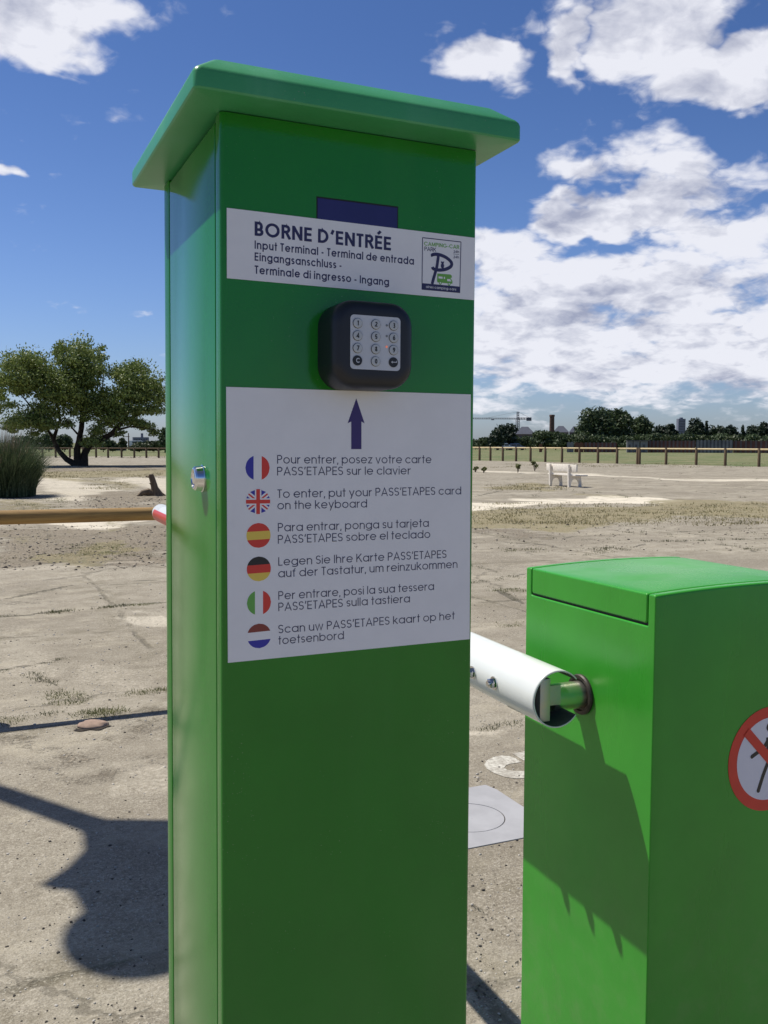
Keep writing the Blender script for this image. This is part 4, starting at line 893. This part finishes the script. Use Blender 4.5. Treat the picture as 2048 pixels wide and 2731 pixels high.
def far_tree(px, ytop, hw, dist, mat_, label, name='distant_tree', base=1192, cyp=False, n=1500, ls=None, group='trees on the skyline', lumps=None, squash=1.0):
    x, y, _ = far(px, 1185, dist); top = far(px, ytop, dist)[2]; hwm = hw/2532.8*dist*1.02
    t_ = thing(name, label, 'tree', (x, y, 0), 0, group); H_ = top
    cs, rd_ = [], []
    if cyp:
        for k in range(7): q_ = k/6; cs.append((0, 0, H_*(.18+.74*q_))); rd_.append((hwm*(1.0-.75*q_)+.1,)*2+(H_*.14,))
    else:
        for k in range(lumps or 9):
            a = random.uniform(0, 6.28); q_ = math.sqrt(random.random())*.62
            zz = H_*random.uniform(.35, .80); sc_ = random.uniform(.32, .52)
            cs.append((hwm*q_*math.cos(a), hwm*q_*math.sin(a), min(zz, H_-hwm*sc_*.8))); rd_.append((hwm*sc_, hwm*sc_, min(hwm*sc_*.9, H_*.3)))
        cs.append((0, 0, H_-min(hwm*.45, H_*.25))); rd_.append((hwm*.5, hwm*.5, min(hwm*.45, H_*.25)))
        cs.append((0, 0, H_*.35)); rd_.append((hwm*.8, hwm*.8, H_*.35))
    v, f = leaves(cs, rd_, n, ls or max(.28, H_*.035), shell=.45)
    v[:, 2] = np.maximum(v[:, 2], .05)
    mesh_np('crown', v, f, mat_, t_)
    bm = bmesh.new(); add_tube(bm, [(0, 0, -.2), (0, 0, H_*.35), (hwm*.1, 0, H_*.7)], [H_*.03, H_*.022, H_*.01], 7); link_bm('trunk', bm, M_BARK, t_)
    return t_
FT = [(1352,1130,36,210,M_LEAFD,'dark bushy tree in front of the tower crane mast'), (1325,1150,30,205,M_LEAFD,'low dark tree sloping down left of the tower crane'),
      (1592,1082,58,230,M_LEAFM,'tallest broad tree on the skyline, right of the brick chimney'), (1650,1088,46,235,M_LEAFM,'tall tree merging with the tallest skyline tree on its right'), (1556,1118,32,228,M_LEAFM,'lower left shoulder tree beside the tallest skyline tree'),
      (1712,1107,34,240,M_LEAFM,'rounded tree on the slope right of the tallest skyline trees'), (1757,1133,30,245,M_LEAFD,'low dark tree in the dip left of the grey tower block'), (1789,1130,17,238,M_LEAFD,'small dark tree touching the left side of the grey tower block'),
      (1850,1114,27,240,M_LEAFD,'pointed dark pine just right of the grey tower block'), (1865,1126,22,238,M_LEAFD,'dark pine with a second lower point right of the tower block'), (1883,1126,8,240,M_LEAFD,'thin dark cypress spike right of the two pines'),
      (1918,1136,32,245,M_LEAFD,'low dark flat tree right of the thin cypress'), (1950,1134,32,247,M_LEAFD,'broad dark flat-topped tree near the right edge'), (1980,1136,7,240,M_LEAFD,'small dark spike tree between flat-topped trees at right'), (2008,1133,28,240,M_LEAFD,'dark rounded tree close to the right edge of the view'), (2036,1126,18,236,M_LEAFD,'taller dark tree right at the right edge of the skyline'),
      (2075,1130,30,236,M_LEAFD,'dark tree just cut by the right edge')]
for i, (a, b_, c_, d_, m_, lab) in enumerate(FT): far_tree(a, b_, c_, d_, m_, lab, cyp=c_ < 12, n=5200 if c_ > 40 else (3000 if c_ > 15 else 700), ls=.34, lumps=16)
LOW = [(1268,1172,26,M_LEAFM,'green tree at the left end of the low row, against the terminal'),(1296,1166,24,M_LEAFG,'lighter green tree second in the low row by the terminal'),(1330,1163,26,M_LEAFM,'green tree below the tower crane in the low row'),(1366,1161,26,M_LEAFM,'green tree in the low row below the left slate roof'),(1402,1163,24,M_LEAFM,'green tree below the right side of the left slate roof'),
       (1446,1149,26,M_LEAFM,'taller green tree at the foot of the brick chimney'),(1482,1152,26,M_LEAFM,'green tree just right of the chimney foot'),(1516,1156,26,M_LEAFM,'green tree below the middle slate roof'),(1552,1158,26,M_LEAFG,'lighter tree below the tallest skyline tree at left'),(1592,1160,28,M_LEAFM,'green low tree centred below the tallest skyline tree'),(1636,1163,28,M_LEAFM,'green low tree under the tall merging trees'),(1676,1162,24,M_LEAFM,'low tree above the pale sheds'),
       (1716,1158,26,M_LEAFM,'low tree above the right end of the pale sheds'),(1752,1156,26,M_LEAFM,'low green tree left below the grey tower block'),(1790,1160,26,M_LEAFG,'olive low tree beneath the grey tower block'),(1834,1156,26,M_LEAFM,'low tree below the pointed pine'),(1878,1160,26,M_LEAFG,'olive low tree below the thin cypress'),(1920,1157,26,M_LEAFM,'low tree over the grey panel wall'),(1964,1160,28,M_LEAFG,'olive low tree right of the grey panel wall'),(2008,1158,26,M_LEAFM,'low tree near the right edge above the red wall'),(2050,1160,26,M_LEAFM,'low tree cut by the right edge above the red wall')]
for (a, b_, c_, m_, lab) in LOW: far_tree(a, b_, c_*1.35, 218+random.uniform(-5, 6), m_, lab, name='low_tree', n=2400, ls=.30, group='low trees behind the field')
LT = [(70,1160,40,150,M_LEAFM,'dark tree behind the reeds left of the broad tree stems'),(130,1152,28,150,M_LEAFM,'dark grey-green tree seen left of the broad tree stems'),(172,1158,26,152,M_LEAFM,'grey-green tree seen just left of the central stem'),(235,1166,28,155,M_LEAFG,'olive bush seen between central and right stems'),(275,1160,24,150,M_LEAFM,'dark tree behind the right stem of the broad tree'),(300,1176,16,150,M_LEAFM,'small bush right of the leaning stem'),
      (326,1168,13,150,M_LEAFG,'small round olive tree left of the utility pole'),(372,1178,34,145,M_LEAFG,'low green bushes in front of the far grey building'),(410,1176,30,146,M_LEAFG,'low green bush right of the far grey building'),(440,1140,20,140,M_LEAFM,'tree cut off by the left edge of the terminal'),(470,1150,30,140,M_LEAFM,'tree hidden behind the left side of the terminal')]
for (a, b_, c_, d_, m_, lab) in LT: far_tree(a, b_, c_, d_, m_, lab, name='background_tree', n=2200, ls=.20, group='trees behind the left field')

# reeds
rx_, ry_ = gnd(20, 1322)
rd0 = thing('reed_clump', 'dense dark green clump of tall arching reeds at the left edge', 'reeds', (rx_, ry_, 0))
nb = 5200; bw = .016
def blades(n, cx, cy, ra, rb, hmin, hmax, bend, width, seg=4, seed=0):
    a = rng.random(n)*2*np.pi; rr_ = np.sqrt(rng.random(n)); bx_ = cx+ra*rr_*np.cos(a); by_ = cy+rb*rr_*np.sin(a)
    h = (hmin+(hmax-hmin)*rng.random(n))*(1-.35*rr_**2); da = np.where(rng.random(n) < .7, a, rng.random(n)*2*np.pi)+rng.normal(size=n)*.5; bd = bend*(.3+rng.random(n))*h*(.35+rr_)
    t = np.linspace(0, 1, seg+1)[None, :]
    X_ = bx_[:, None]+np.cos(da)[:, None]*bd[:, None]*t**2; Y_ = by_[:, None]+np.sin(da)[:, None]*bd[:, None]*t**2; Z_ = h[:, None]*(t-.28*t**3*np.minimum(1, bd/h)[:, None])
    wa = rng.random(n)*np.pi; wx = np.cos(wa)[:, None]*width*(1-t**1.5)*.5; wy = np.sin(wa)[:, None]*width*(1-t**1.5)*.5
    A_ = np.stack([X_-wx, Y_-wy, Z_], -1); B_ = np.stack([X_+wx, Y_+wy, Z_], -1)
    v = np.stack([A_, B_], 2).reshape(-1, 3); base_ = (np.arange(n)*(seg+1)*2)[:, None]+np.arange(seg)[None, :]*2
    f = np.stack([base_, base_+1, base_+3, base_+2], -1).reshape(-1, 4); return v, f
v, f = blades(6500, 0, 0, .70, .8, .9, 2.0, .46, .020, 5); mesh_np('leaves', v, f, M_REED, rd0)
v, f = blades(260, -.15, 0, .60, .65, 1.75, 2.1, .22, .035); mesh_np('dry_stems', v, f, M_PLUME, rd0)

# stump
sx_, sy_ = gnd(410, 1322)
st = thing('tree_stump', 'splintered leaning brown tree stump left of the terminal', 'stump', (sx_, sy_, 0))
bm = bmesh.new()
add_tube(bm, [(.10, 0, -.05), (.08, 0, .05), (.03, 0, .2), (-.02, 0, .38), (-.06, 0, .52), (-.065, 0, .57)], [.20, .15, .10, .082, .075, .055], 11)
add_tube(bm, [(.03, 0, .02), (-.15, .02, .10), (-.30, .02, .08), (-.42, 0, -.02)], [.10, .10, .08, .04], 8)
add_tube(bm, [(-.02, 0, .46), (-.10, 0, .50), (-.17, 0, .50), (-.2, 0, .53)], [.035, .03, .02, .008], 6)
add_tube(bm, [(0, 0, .25), (-.08, -.02, .30), (-.12, -.02, .34)], [.03, .02, .006], 6)
add_tube(bm, [(.12, 0, .05), (.25, -.03, .0), (.32, -.03, -.03)], [.09, .06, .03], 8)
for v in bm.verts:
    k = vnoise(np.array([v.co.x*1.0+v.co.y]), np.array([v.co.z]), 16, 5)[0]-.5; v.co += Vector((v.co.x, v.co.y, 0)).normalized()*k*.05 if v.co.z > -.01 else Vector()
link_bm('trunk', bm, M_STUMP, st, smooth=30)

# white concrete bench
bx0, by0 = gnd(1240+568/2.053, 1040+535/2.053)
bn_ = thing('park_bench', 'white concrete bench standing alone on the bare lot', 'bench', (bx0, by0, 0), -R(8))
def side(y0):
    P_ = [(0, 0), (.07, 0), (.085, .15), (.13, .24), (.22, .28), (.32, .24), (.37, .14), (.38, 0), (.46, 0), (.45, .18), (.43, .34), (.43, .365), (.09, .38), (.065, .55), (.045, .73), (-.02, .73), (-.015, .45)]
    bm = bmesh.new(); add_prism(bm, P_, y0, y0+.09, 'y', .006); return link_bm('support', bm, M_CONCB, bn_)
side(0); side(1.35)
box('seat', bn_, M_CONCB, .08, .52, -.28, 1.72, .367, .415, .012)
bm = bmesh.new(); add_box(bm, .068, .118, -.36, 1.80, .50, .735, .012)
o = link_bm('backrest', bm, M_CONCB, bn_, smooth=35)
# fences
def fence(name, label, pts, hgt, rail=True, r_=.07, rm=None):
    x0_, y0_ = pts[0]; o = thing(name, label, 'fence', (x0_, y0_, 0))
    first = None
    for k, (x_, y_) in enumerate(pts):
        if first is None:
            bm = bmesh.new(); add_lathe(bm, [(-.05, r_), (hgt-.03, r_*.95), (hgt, r_*.7)], (0, 0, 0), (0, 0, 1), 10); first = link_bm('post', bm, M_FPOST, o, smooth=40)
        else:
            c_ = first.copy(); COL.objects.link(c_); c_.parent = o; c_.location = (x_-x0_, y_-y0_, 0)
    if rail:
        for (xa, ya), (xb, yb) in zip(pts[:-1], pts[1:]):
            d_ = Vector((xb-xa, yb-ya, 0)); 
            if d_.length < .5: continue
            d_.normalize(); bm = bmesh.new()
            add_tube(bm, [Vector((xa-x0_, ya-y0_, hgt-.06))+d_*r_*.9, Vector((xb-x0_, yb-y0_, hgt-.06))-d_*r_*.9], .052, 8); link_bm('rail', bm, rm or M_FRAIL, o)
    return o
pr_px = [1279, 1308, 1341, 1376.5, 1415, 1454.5, 1499, 1545.5, 1595, 1646, 1700.5, 1706, 1777, 1857.5, 1935, 2025, 2125]
A0, A1 = Vector((38.2, 69.3)), Vector((45.2, 44.5))
fp = []
for px in pr_px:
    d = ray(px, 1200); dd = Vector((d[0], d[1])); ab = A1-A0; den = dd.x*ab.y-dd.y*ab.x; t = (A0.x*ab.y-A0.y*ab.x)/den; fp.append((dd.x*t, dd.y*t))
extra = [(fp[0][0]+(fp[0][0]-fp[1][0])*k, fp[0][1]+(fp[0][1]-fp[1][1])*k) for k in (2, 1)]
fence('far_rail_fence', 'long brown post fence with pale top rail, right of the terminal behind the bench', extra+fp, 1.13, True, .095)
lp = []
for k, px in enumerate([40, 77, 113, 148, 186, 221, 256, 288, 324, 358, 390, 423, 458]):
    q_ = far(px, 1200, 96-(k*.5)); lp.append((q_[0], q_[1]))
fence('distant_post_fence', 'row of dark fence posts across the field behind the broad tree', lp, .95, True, .10, M_FPOST)

# far buildings
def hip_house(px0, px1, ytop, yeave, dist, label, wall, name='house'):
    xa = Vector(far(px0, yeave, dist)); xb = Vector(far(px1, yeave, dist)); zt = far((px0+px1)/2, ytop, dist)[2]; ze = xa.z
    c_ = (xa+xb)/2; wd = (xb-xa).length; ang = math.atan2(xb.y-xa.y, xb.x-xa.x)
    o = thing(name, label, 'house', (c_.x, c_.y, 0), ang)
    box('wall', o, wall, -wd*.46, wd*.46, -wd*.3, wd*.3, -.1, ze)
    bm = bmesh.new(); e = [bm.verts.new(p_) for p_ in ((-wd/2, -wd*.34, ze), (wd/2, -wd*.34, ze), (wd/2, wd*.34, ze), (-wd/2, wd*.34, ze))]; r1, r2 = bm.verts.new((-wd*.16, 0, zt)), bm.verts.new((wd*.14, 0, zt))
    for q_ in ((e[0], e[1], r2, r1), (e[1], e[2], r2), (e[2], e[3], r1, r2), (e[3], e[0], r1), (e[3], e[2], e[1], e[0])): bm.faces.new(q_)
    link_bm('roof', bm, M_SLATE, o)
    for k in (-.25, .05, .3): box('window', o, M_GLASS, wd*k, wd*(k+.08), -wd*.3-.03, -wd*.3+.02, ze*.62, ze*.84)
    return o
hip_house(1372, 1428, 1138, 1158, 300, 'slate-roofed house beneath the tower crane, left of the chimney', M_HWALL)
hip_house(1474, 1518, 1136, 1153, 300, 'slate-roofed house directly right of the brick chimney', M_HWALL)
hip_house(1517, 1552, 1137, 1153, 305, 'slate-roofed house half hidden by the tallest skyline tree', M_HWALL)
cx_, cy_, _ = far(1471, 1190, 290); ct = far(1471, 1106, 290)[2]
ch = thing('brick_chimney', 'tall dark brick factory chimney on the skyline', 'chimney', (cx_, cy_, 0))
bm = bmesh.new(); add_lathe(bm, [(-.2, .85), (ct*.5, .76), (ct-.6, .70)], (0, 0, 0), (0, 0, 1), 20); link_bm('shaft', bm, M_BRICK, ch, smooth=40)
bm = bmesh.new(); add_lathe(bm, [(ct-.6, .72), (ct-.55, .82), (ct-.1, .82), (ct, .74)], (0, 0, 0), (0, 0, 1), 20); link_bm('crown', bm, M_BRICK, ch, smooth=40)
# tower block
tx, ty, _ = far(1814.5, 1190, 700); tt = far(1814.5, 1117, 700)[2]; ang = math.atan2(tx, ty)
tb = thing('tower_block', 'grey high-rise tower block among the skyline trees', 'building', (tx, ty, 0), -ang+.5)
hw_ = 2.7
box('wall', tb, M_TOWER, -hw_, hw_, -hw_*.55, hw_*.55, -.1, tt)
box('roof_plant', tb, M_TOWER, -1, 1, -.8, .8, tt, tt+.9)
for k in range(9):
    zf = tt*(.12+.095*k)
    for s_ in (-.72, -.38, -.05, .28, .6): box('window', tb, M_GLASS, hw_*s_, hw_*(s_+.18), -hw_*.55-.05, -hw_*.55+.02, zf, zf+tt*.05)
# tower crane
kx, ky, _ = far(1380, 1190, 420); kt = far(1380, 1098, 420)[2]; kj = far(1380, 1116.5, 420)[2]
cr = thing('tower_crane', 'distant tower crane above the trees near the terminal', 'crane', (kx, ky, 0), -math.atan2(kx, ky)-.12)
def lattice(bm, a, b_, w_, n, r_):
    a, b_ = Vector(a), Vector(b_); d = (b_-a).normalized(); s_ = d.orthogonal().normalized()*w_; u_ = d.cross(s_).normalized()*w_
    cn = [s_+u_, s_-u_, -s_-u_, -s_+u_]
    for c_ in cn: add_tube(bm, [a+c_, b_+c_], r_, 4)
    for k in range(n):
        p0, p1 = a.lerp(b_, k/n), a.lerp(b_, (k+1)/n)
        for j in range(4): add_tube(bm, [p0+cn[j], p1+cn[(j+1) % 4]], r_*.6, 3)
bm = bmesh.new(); lattice(bm, (0, 0, 0), (0, 0, kj), .55, 16, .11); link_bm('mast', bm, M_STEEL, cr)
bm = bmesh.new(); lattice(bm, (0, 0, kj), (0, 0, kt), .35, 3, .09); link_bm('mast_head', bm, M_STEEL, cr)
bm = bmesh.new(); lattice(bm, (0, 0, kj), (-22, 0, kj+.2), .22, 22, .05); add_tube(bm, [(0, 0, kt), (-14, 0, kj+.3)], .04, 4); link_bm('jib', bm, M_STEEL, cr)
bm = bmesh.new(); lattice(bm, (0, 0, kj), (5.6, 0, kj), .3, 5, .09); add_tube(bm, [(0, 0, kt), (5.2, 0, kj+.3)], .05, 4); link_bm('counter_jib', bm, M_STEEL, cr)
box('counterweight', cr, M_STEEL, 3.8, 5.9, -.5, .5, kj-1.0, kj+.5)
box('trolley', cr, M_STEEL, -11.6, -10.4, -.3, .3, kj-.6, kj-.25)
# walls and sheds behind the field
def wall(name, label, cat, px0, px1, ytop, dist, m_, bays=0, mb=None):
    a, b_ = Vector(far(px0, ytop, dist)), Vector(far(px1, ytop, dist)); L = (b_-a).xy.length
    o = thing(name, label, cat, (a.x, a.y, 0), math.atan2(b_.y-a.y, b_.x-a.x))
    box('panel', o, m_, 0, L, 0, .25, -.1, a.z)
    for k in range(bays): q_ = L*(k+.5)/bays; box('pier', o, mb or m_, q_-.15, q_+.15, -.06, .0, -.1, a.z+.1)
    return o
wall('boundary_wall', 'orange-brown wall end below the tallest skyline tree', 'wall', 1532, 1556, 1181, 160, M_ORANGE, 2)
wall('boundary_wall', 'dull red-brown wall just right of the orange wall end', 'wall', 1557, 1645, 1181, 161, M_REDW, 8, M_HWALL)
wall('boundary_wall', 'dull red-brown wall between pale sheds and grey panel wall', 'wall', 1728, 1855, 1176, 160, M_REDW, 12, M_HWALL)
wall('panel_wall', 'grey panel wall right of centre on the skyline', 'wall', 1856, 1955, 1175, 160, M_GREYW, 10, M_PALEW)
wall('boundary_wall', 'dull red-brown wall at the far right edge', 'wall', 1956, 2120, 1176, 161, M_REDW, 12, M_HWALL)
for k, (a, b_, lab) in enumerate(((1673, 1687, 'leftmost of three pale sheds behind the fence'), (1690, 1705, 'middle one of three pale sheds behind the fence'), (1709, 1727, 'rightmost of three pale sheds behind the fence'))):
    q_ = far((a+b_)/2, 1176, 158); wd = (b_-a)/2532.8*158
    o = thing('shed', lab, 'shed', (q_[0], q_[1], 0), -.6, 'pale sheds behind the field')
    box('wall', o, M_PALEW, -wd/2, wd/2, 0, 1.5, 0, q_[2]); box('roof', o, M_GREYW, -wd*.55, wd*.55, -.15, 1.65, q_[2], q_[2]+.12); box('door', o, M_GREYW, -wd*.2, wd*.12, -.03, .0, 0, q_[2]*.7)
wall('low_white_wall', 'short off-white wall left of the orange wall end', 'wall', 1512, 1530, 1180, 158, M_PALEW, 2)
o = wall('orange_hut', 'small orange and white hut below the chimney', 'hut', 1438, 1446, 1184, 158, M_ORANGE, 0)
def vehicle(label, cat, px, dist, L, H_, body, name, rot):
    x_, y_, _ = far(px, 1190, dist); o = thing(name, label, cat, (x_, y_, 0), rot)
    bm = bmesh.new()
    if H_ > 1.9: P_ = [(-L/2, .35), (L/2, .35), (L/2, .95), (L*.42, 1.1), (L*.30, H_), (-L/2, H_)]
    else: P_ = [(-L/2, .3), (L/2, .3), (L/2, .7), (L*.30, .88), (L*.13, H_), (-L*.28, H_), (-L*.45, .9), (-L/2, .8)]
    add_prism(bm, P_, -.85, .85, 'y', .04); link_bm('body', bm, body, o)
    box('window', o, M_GLASS, L*.02, L*.2, -.87, .87, H_*.62, H_*.88); box('window', o, M_GLASS, -L*.25, -L*.02, -.87, .87, H_*.62, H_*.88)
    for sx2 in (-.32, .32):
        for sy2 in (-.78, .78):
            bm = bmesh.new(); add_lathe(bm, [(-.1, .32), (.1, .32)], (L*sx2, sy2, .32), (0, 1, 0), 16); link_bm('wheel', bm, M_KINK, o)
vehicle('pale silver car parked below the trees, left of the chimney', 'car', 1345, 205, 4.4, 1.5, M_VAN, 'parked_car', -.5)
vehicle('dark blue car parked right of the silver car', 'car', 1376, 208, 4.2, 1.45, M_CAR, 'parked_car', -.45)
vehicle('tiny white van seen through the posts under the broad tree', 'van', 362, 260, 4.6, 2.0, M_VAN, 'parked_van', .1)
# left background buildings
hip_house(100, 118, 1180, 1184, 190, 'small cream house half hidden by the reeds', M_CREAM); hip_house(127, 139, 1181, 1185, 185, 'second cream house behind the left stem of the broad tree', M_CREAM)
o = wall('long_shed', 'long low grey shed right of the leaning stem', 'shed', 298, 337, 1189, 175, M_GREYW, 5)
q_ = far(374, 1166, 420); o = thing('industrial_building', 'far grey-blue block with a small roof tower, seen under the branches', 'building', (q_[0], q_[1], 0), -.1)
box('wall', o, M_TOWER, -3.0, 3.6, 0, 6, -.1, q_[2]); box('tower', o, M_TOWER, .4, 1.3, 1, 3, q_[2], far(374, 1155.5, 420)[2])
for k in range(6): box('window', o, M_GLASS, -2.7+k, -2.2+k, -.05, .02, q_[2]*.6, q_[2]*.8)
q_ = far(342.5, 1155, 190); o = thing('utility_pole', 'thin utility pole with crossarm, under the right branches of the broad tree', 'utility pole', (q_[0], q_[1], 0), -.1)
bm = bmesh.new(); add_tube(bm, [(0, 0, -.2), (0, 0, q_[2])], [.14, .09], 8); link_bm('pole', bm, M_FPOST, o)
box('crossarm', o, M_FPOST, -.65, .2, -.06, .06, q_[2]-.75, q_[2]-.62)

# ------------------------------------------------------------------ weeds, grass, stones
def tufts(name, spots, m_, hr, width, nper, spread, label):
    V_, F_, off_ = [], [], 0
    for (x, y, s_) in spots:
        v, f = blades(nper, x, y, spread*s_, spread*s_*.6, hr[0]*s_, hr[1]*s_, .7, width*s_, 2)
        v[:, 2] += gz(x, y)-.004; V_.append(v); F_.append(f+off_); off_ += len(v)
    o = mesh_np(name, np.concatenate(V_), np.concatenate(F_), m_); props(o, label, 'plants', kind='stuff'); return o
sp, spd, spy = [], [], []
def along(poly, n, dest, sc, jit=.04):
    for k in range(n):
        i = random.randrange(len(poly)-1); t = random.random(); a, b_ = poly[i], poly[i+1]
        x, y = gnd(a[0]+(b_[0]-a[0])*t, a[1]+(b_[1]-a[1])*t); dest.append((x+random.gauss(0, jit), y+random.gauss(0, jit), sc*random.uniform(.4, 1.3)))
def area(x0, x1, y0, y1, n, dest, sc):
    for k in range(n): x, y = gnd(random.uniform(x0, x1), random.uniform(y0, y1)); dest.append((x, y, sc*random.uniform(.4, 1.3)))
along([(0,1645),(90,1638)], 16, spd, .5, .03); along([(135,1636),(195,1626)], 26, spd, .7, .03); along([(265,1622),(345,1615)], 34, spd, .65, .03); along([(355,1615),(415,1610)], 22, sp, .6, .03)
along([(0,1790),(70,1776),(150,1762),(180,1755)], 26, spd, .4, .02); along([(85,1790),(110,1812),(150,1826)], 22, spd, .55, .02)
area(135, 222, 1845, 1882, 46, sp, .55); area(225, 320, 1895, 1912, 26, sp, .5); along([(230,1905),(320,1890)], 26, sp, .6, .03); along([(335,1854),(443,1838)], 26, sp, .5, .02); area(0, 42, 1915, 1932, 14, sp, .55); area(118,122,1905,1910,3,spd,.6); area(148,152,1900,1905,3,spd,.6)
area(160, 360, 1450, 1482, 120, sp, .7); area(0, 443, 1405, 1500, 70, spy, .7); area(40, 200, 1330, 1366, 40, sp, 1.2)
for c in CRACKS[7:11]: along(c, 24, spd, .55, .03)
along(CRACKS[12], 18, spd, .7, .05); along(CRACKS[13], 30, spd, .9, .06); along(CRACKS[14], 14, spd, .8, .05); along(CRACKS[17], 20, spd, .7, .06); area(1580, 1660, 1460, 1475, 20, spd, 1.0); area(1330, 1450, 1462, 1472, 16, sp, .8); area(1300,1400,1570,1580,20,sp,.7); area(1320,1395,1660,1675,24,sp,.5)
area(1260, 2048, 1343, 1400, 520, spy, 1.5); area(1310, 1510, 1293, 1308, 110, spy, 1.6); area(1260, 2048, 1400, 1470, 60, spd, .9); area(1300, 2048, 1255, 1330, 60, spd, 1.3)
area(100, 443, 1252, 1275, 160, spy, 2.0); area(240,340,1275,1305,70,spy,1.6)
area(1260, 2048, 1236, 1247, 120, spy, 2.6); area(100, 443, 1216, 1222, 50, spd, 3.5)
tufts('green_weeds', sp, M_WEED, (.010, .05), .007, 24, .14, 'green weeds sprouting from cracks in the concrete')
tufts('dark_weeds', spd, M_WEEDD, (.010, .055), .007, 16, .08, 'small dark weeds along the slab joints')
tufts('dry_grass', spy, M_DRY, (.012, .045), .009, 18, .20, 'dry yellow grass in patches over the lot')
# leafy plants by the bench
for k, (px, py, s_, lab) in enumerate(((1290, 1262, .36, 'leftmost leafy weed plant left of the bench'), (1381, 1262, .45, 'leafy weed plant midway between terminal and bench'), (1426, 1257, .55, 'bushier leafy weed plant nearest the bench'), (1268, 1260, .36, 'leafy weed plant against the edge of the terminal'))):
    x, y = gnd(px, py); o = thing('weed_plant', lab, 'plant', (x, y, 0), 0, 'leafy weeds left of the bench')
    cs = [(random.uniform(-.22, .22)*s_, random.uniform(-.2, .2)*s_, random.uniform(.3, .85)*s_) for _ in range(6)]
    v, f = leaves(cs, [(.16*s_,)*3]*6, 130, .06, shell=.2); mesh_np('foliage', v, f, M_WEED, o)
    bm = bmesh.new(); [add_tube(bm, [(0, 0, 0), (c_[0]*.6, c_[1]*.6, c_[2]*.6), c_], .012, 4) for c_ in cs]; link_bm('stem', bm, M_STUMP, o)
# stones
ico = bmesh.new(); bmesh.ops.create_icosphere(ico, subdivisions=1, radius=1); iv = np.array([v.co[:] for v in ico.verts]); ifc = np.array([[v.index for v in f.verts] for f in ico.faces]); ico.free()
def stones(name, n, boxes, r0, r1, m_, label):
    V_, F_ = [], []; off_ = 0
    for k in range(n):
        x0, x1, y0, y1 = random.choice(boxes); x, y = gnd(random.uniform(x0, x1), random.uniform(y0, y1)); d = math.hypot(x, y)
        r_ = random.uniform(r0, r1)*random.random()**.7*(d/4)**.6+.001; q_ = iv*(1+.35*rng.normal(size=(12, 1))*.6)*np.array([r_, r_*random.uniform(.6, 1), r_*random.uniform(.35, .7)])
        a = random.uniform(0, 6.28); q_ = q_ @ np.array([[math.cos(a), -math.sin(a), 0], [math.sin(a), math.cos(a), 0], [0, 0, 1]]); q_ = q_+np.array([x, y, gz(x, y)+r_*.15])
        V_.append(q_); F_.append(ifc+off_); off_ += 12
    o = mesh_np(name, np.concatenate(V_), np.concatenate(F_), m_); props(o, label, 'stones', kind='stuff')
NEAR = [(0, 445, 1550, 1960), (0, 445, 1900, 2731), (1255, 1392, 1420, 2731)]; DB = [(0, 445, 1400, 1520), (200, 445, 1325, 1362), (1257, 2048, 1395, 1470), (0, 445, 1400, 1520)]
stones('pale_gravel', 900, NEAR, .0015, .007, mat('pale_stone', (.45, .42, .37), .9, vscale=9, var=.3), 'pale grit loose on the concrete')
stones('dark_gravel', 520, NEAR, .0012, .007, mat('dark_stone', (.07, .06, .05), .9, vscale=9, var=.3), 'dark crumbs of soil and asphalt on the concrete')
stones('rubble', 1300, DB, .003, .013, M_STONE, 'broken rubble in the bands of bare soil')
stones('dark_rubble', 450, DB, .003, .014, mat('dark_rubble', (.08, .065, .05), .9, vscale=9, var=.3), 'dark clods in the bands of bare soil')
# half-buried stone in its hole by the rail shadow
hx, hy = gnd(247, 1936)
o = thing('buried_stone', 'half-buried pinkish stone in a small hole beside the dark shadow line', 'stone', (hx, hy, 0))
bm = bmesh.new(); bmesh.ops.create_icosphere(bm, subdivisions=3, radius=1)
for v in bm.verts:
    k = 1+.35*(vnoise(np.array([v.co.x+v.co.z]), np.array([v.co.y]), 2.2, 3)[0]-.5); v.co = Vector((v.co.x*.075*k, v.co.y*.06*k, max(-.5, v.co.z)*.020*k+.006))
link_bm('stone', bm, mat('pink_stone', (.34, .24, .18), .9, vscale=20, var=.2, bump=.5, bscale=60), o, smooth=True)
bm = bmesh.new(); ring_part(bm, -.005, -.04, .075, .045, .01, .01, 0, 360, .004, 40)  # flat ring, the hole's shade put into its dark soil colour
for v in bm.verts: v.co.x *= 1+.25*math.sin(v.co.y*90); v.co.y *= 1+.15*math.sin(v.co.x*70)
link_bm('dark_hole', bm, mat('dark_hole_soil', (.03, .022, .015), .95, vscale=40, var=.4), o)
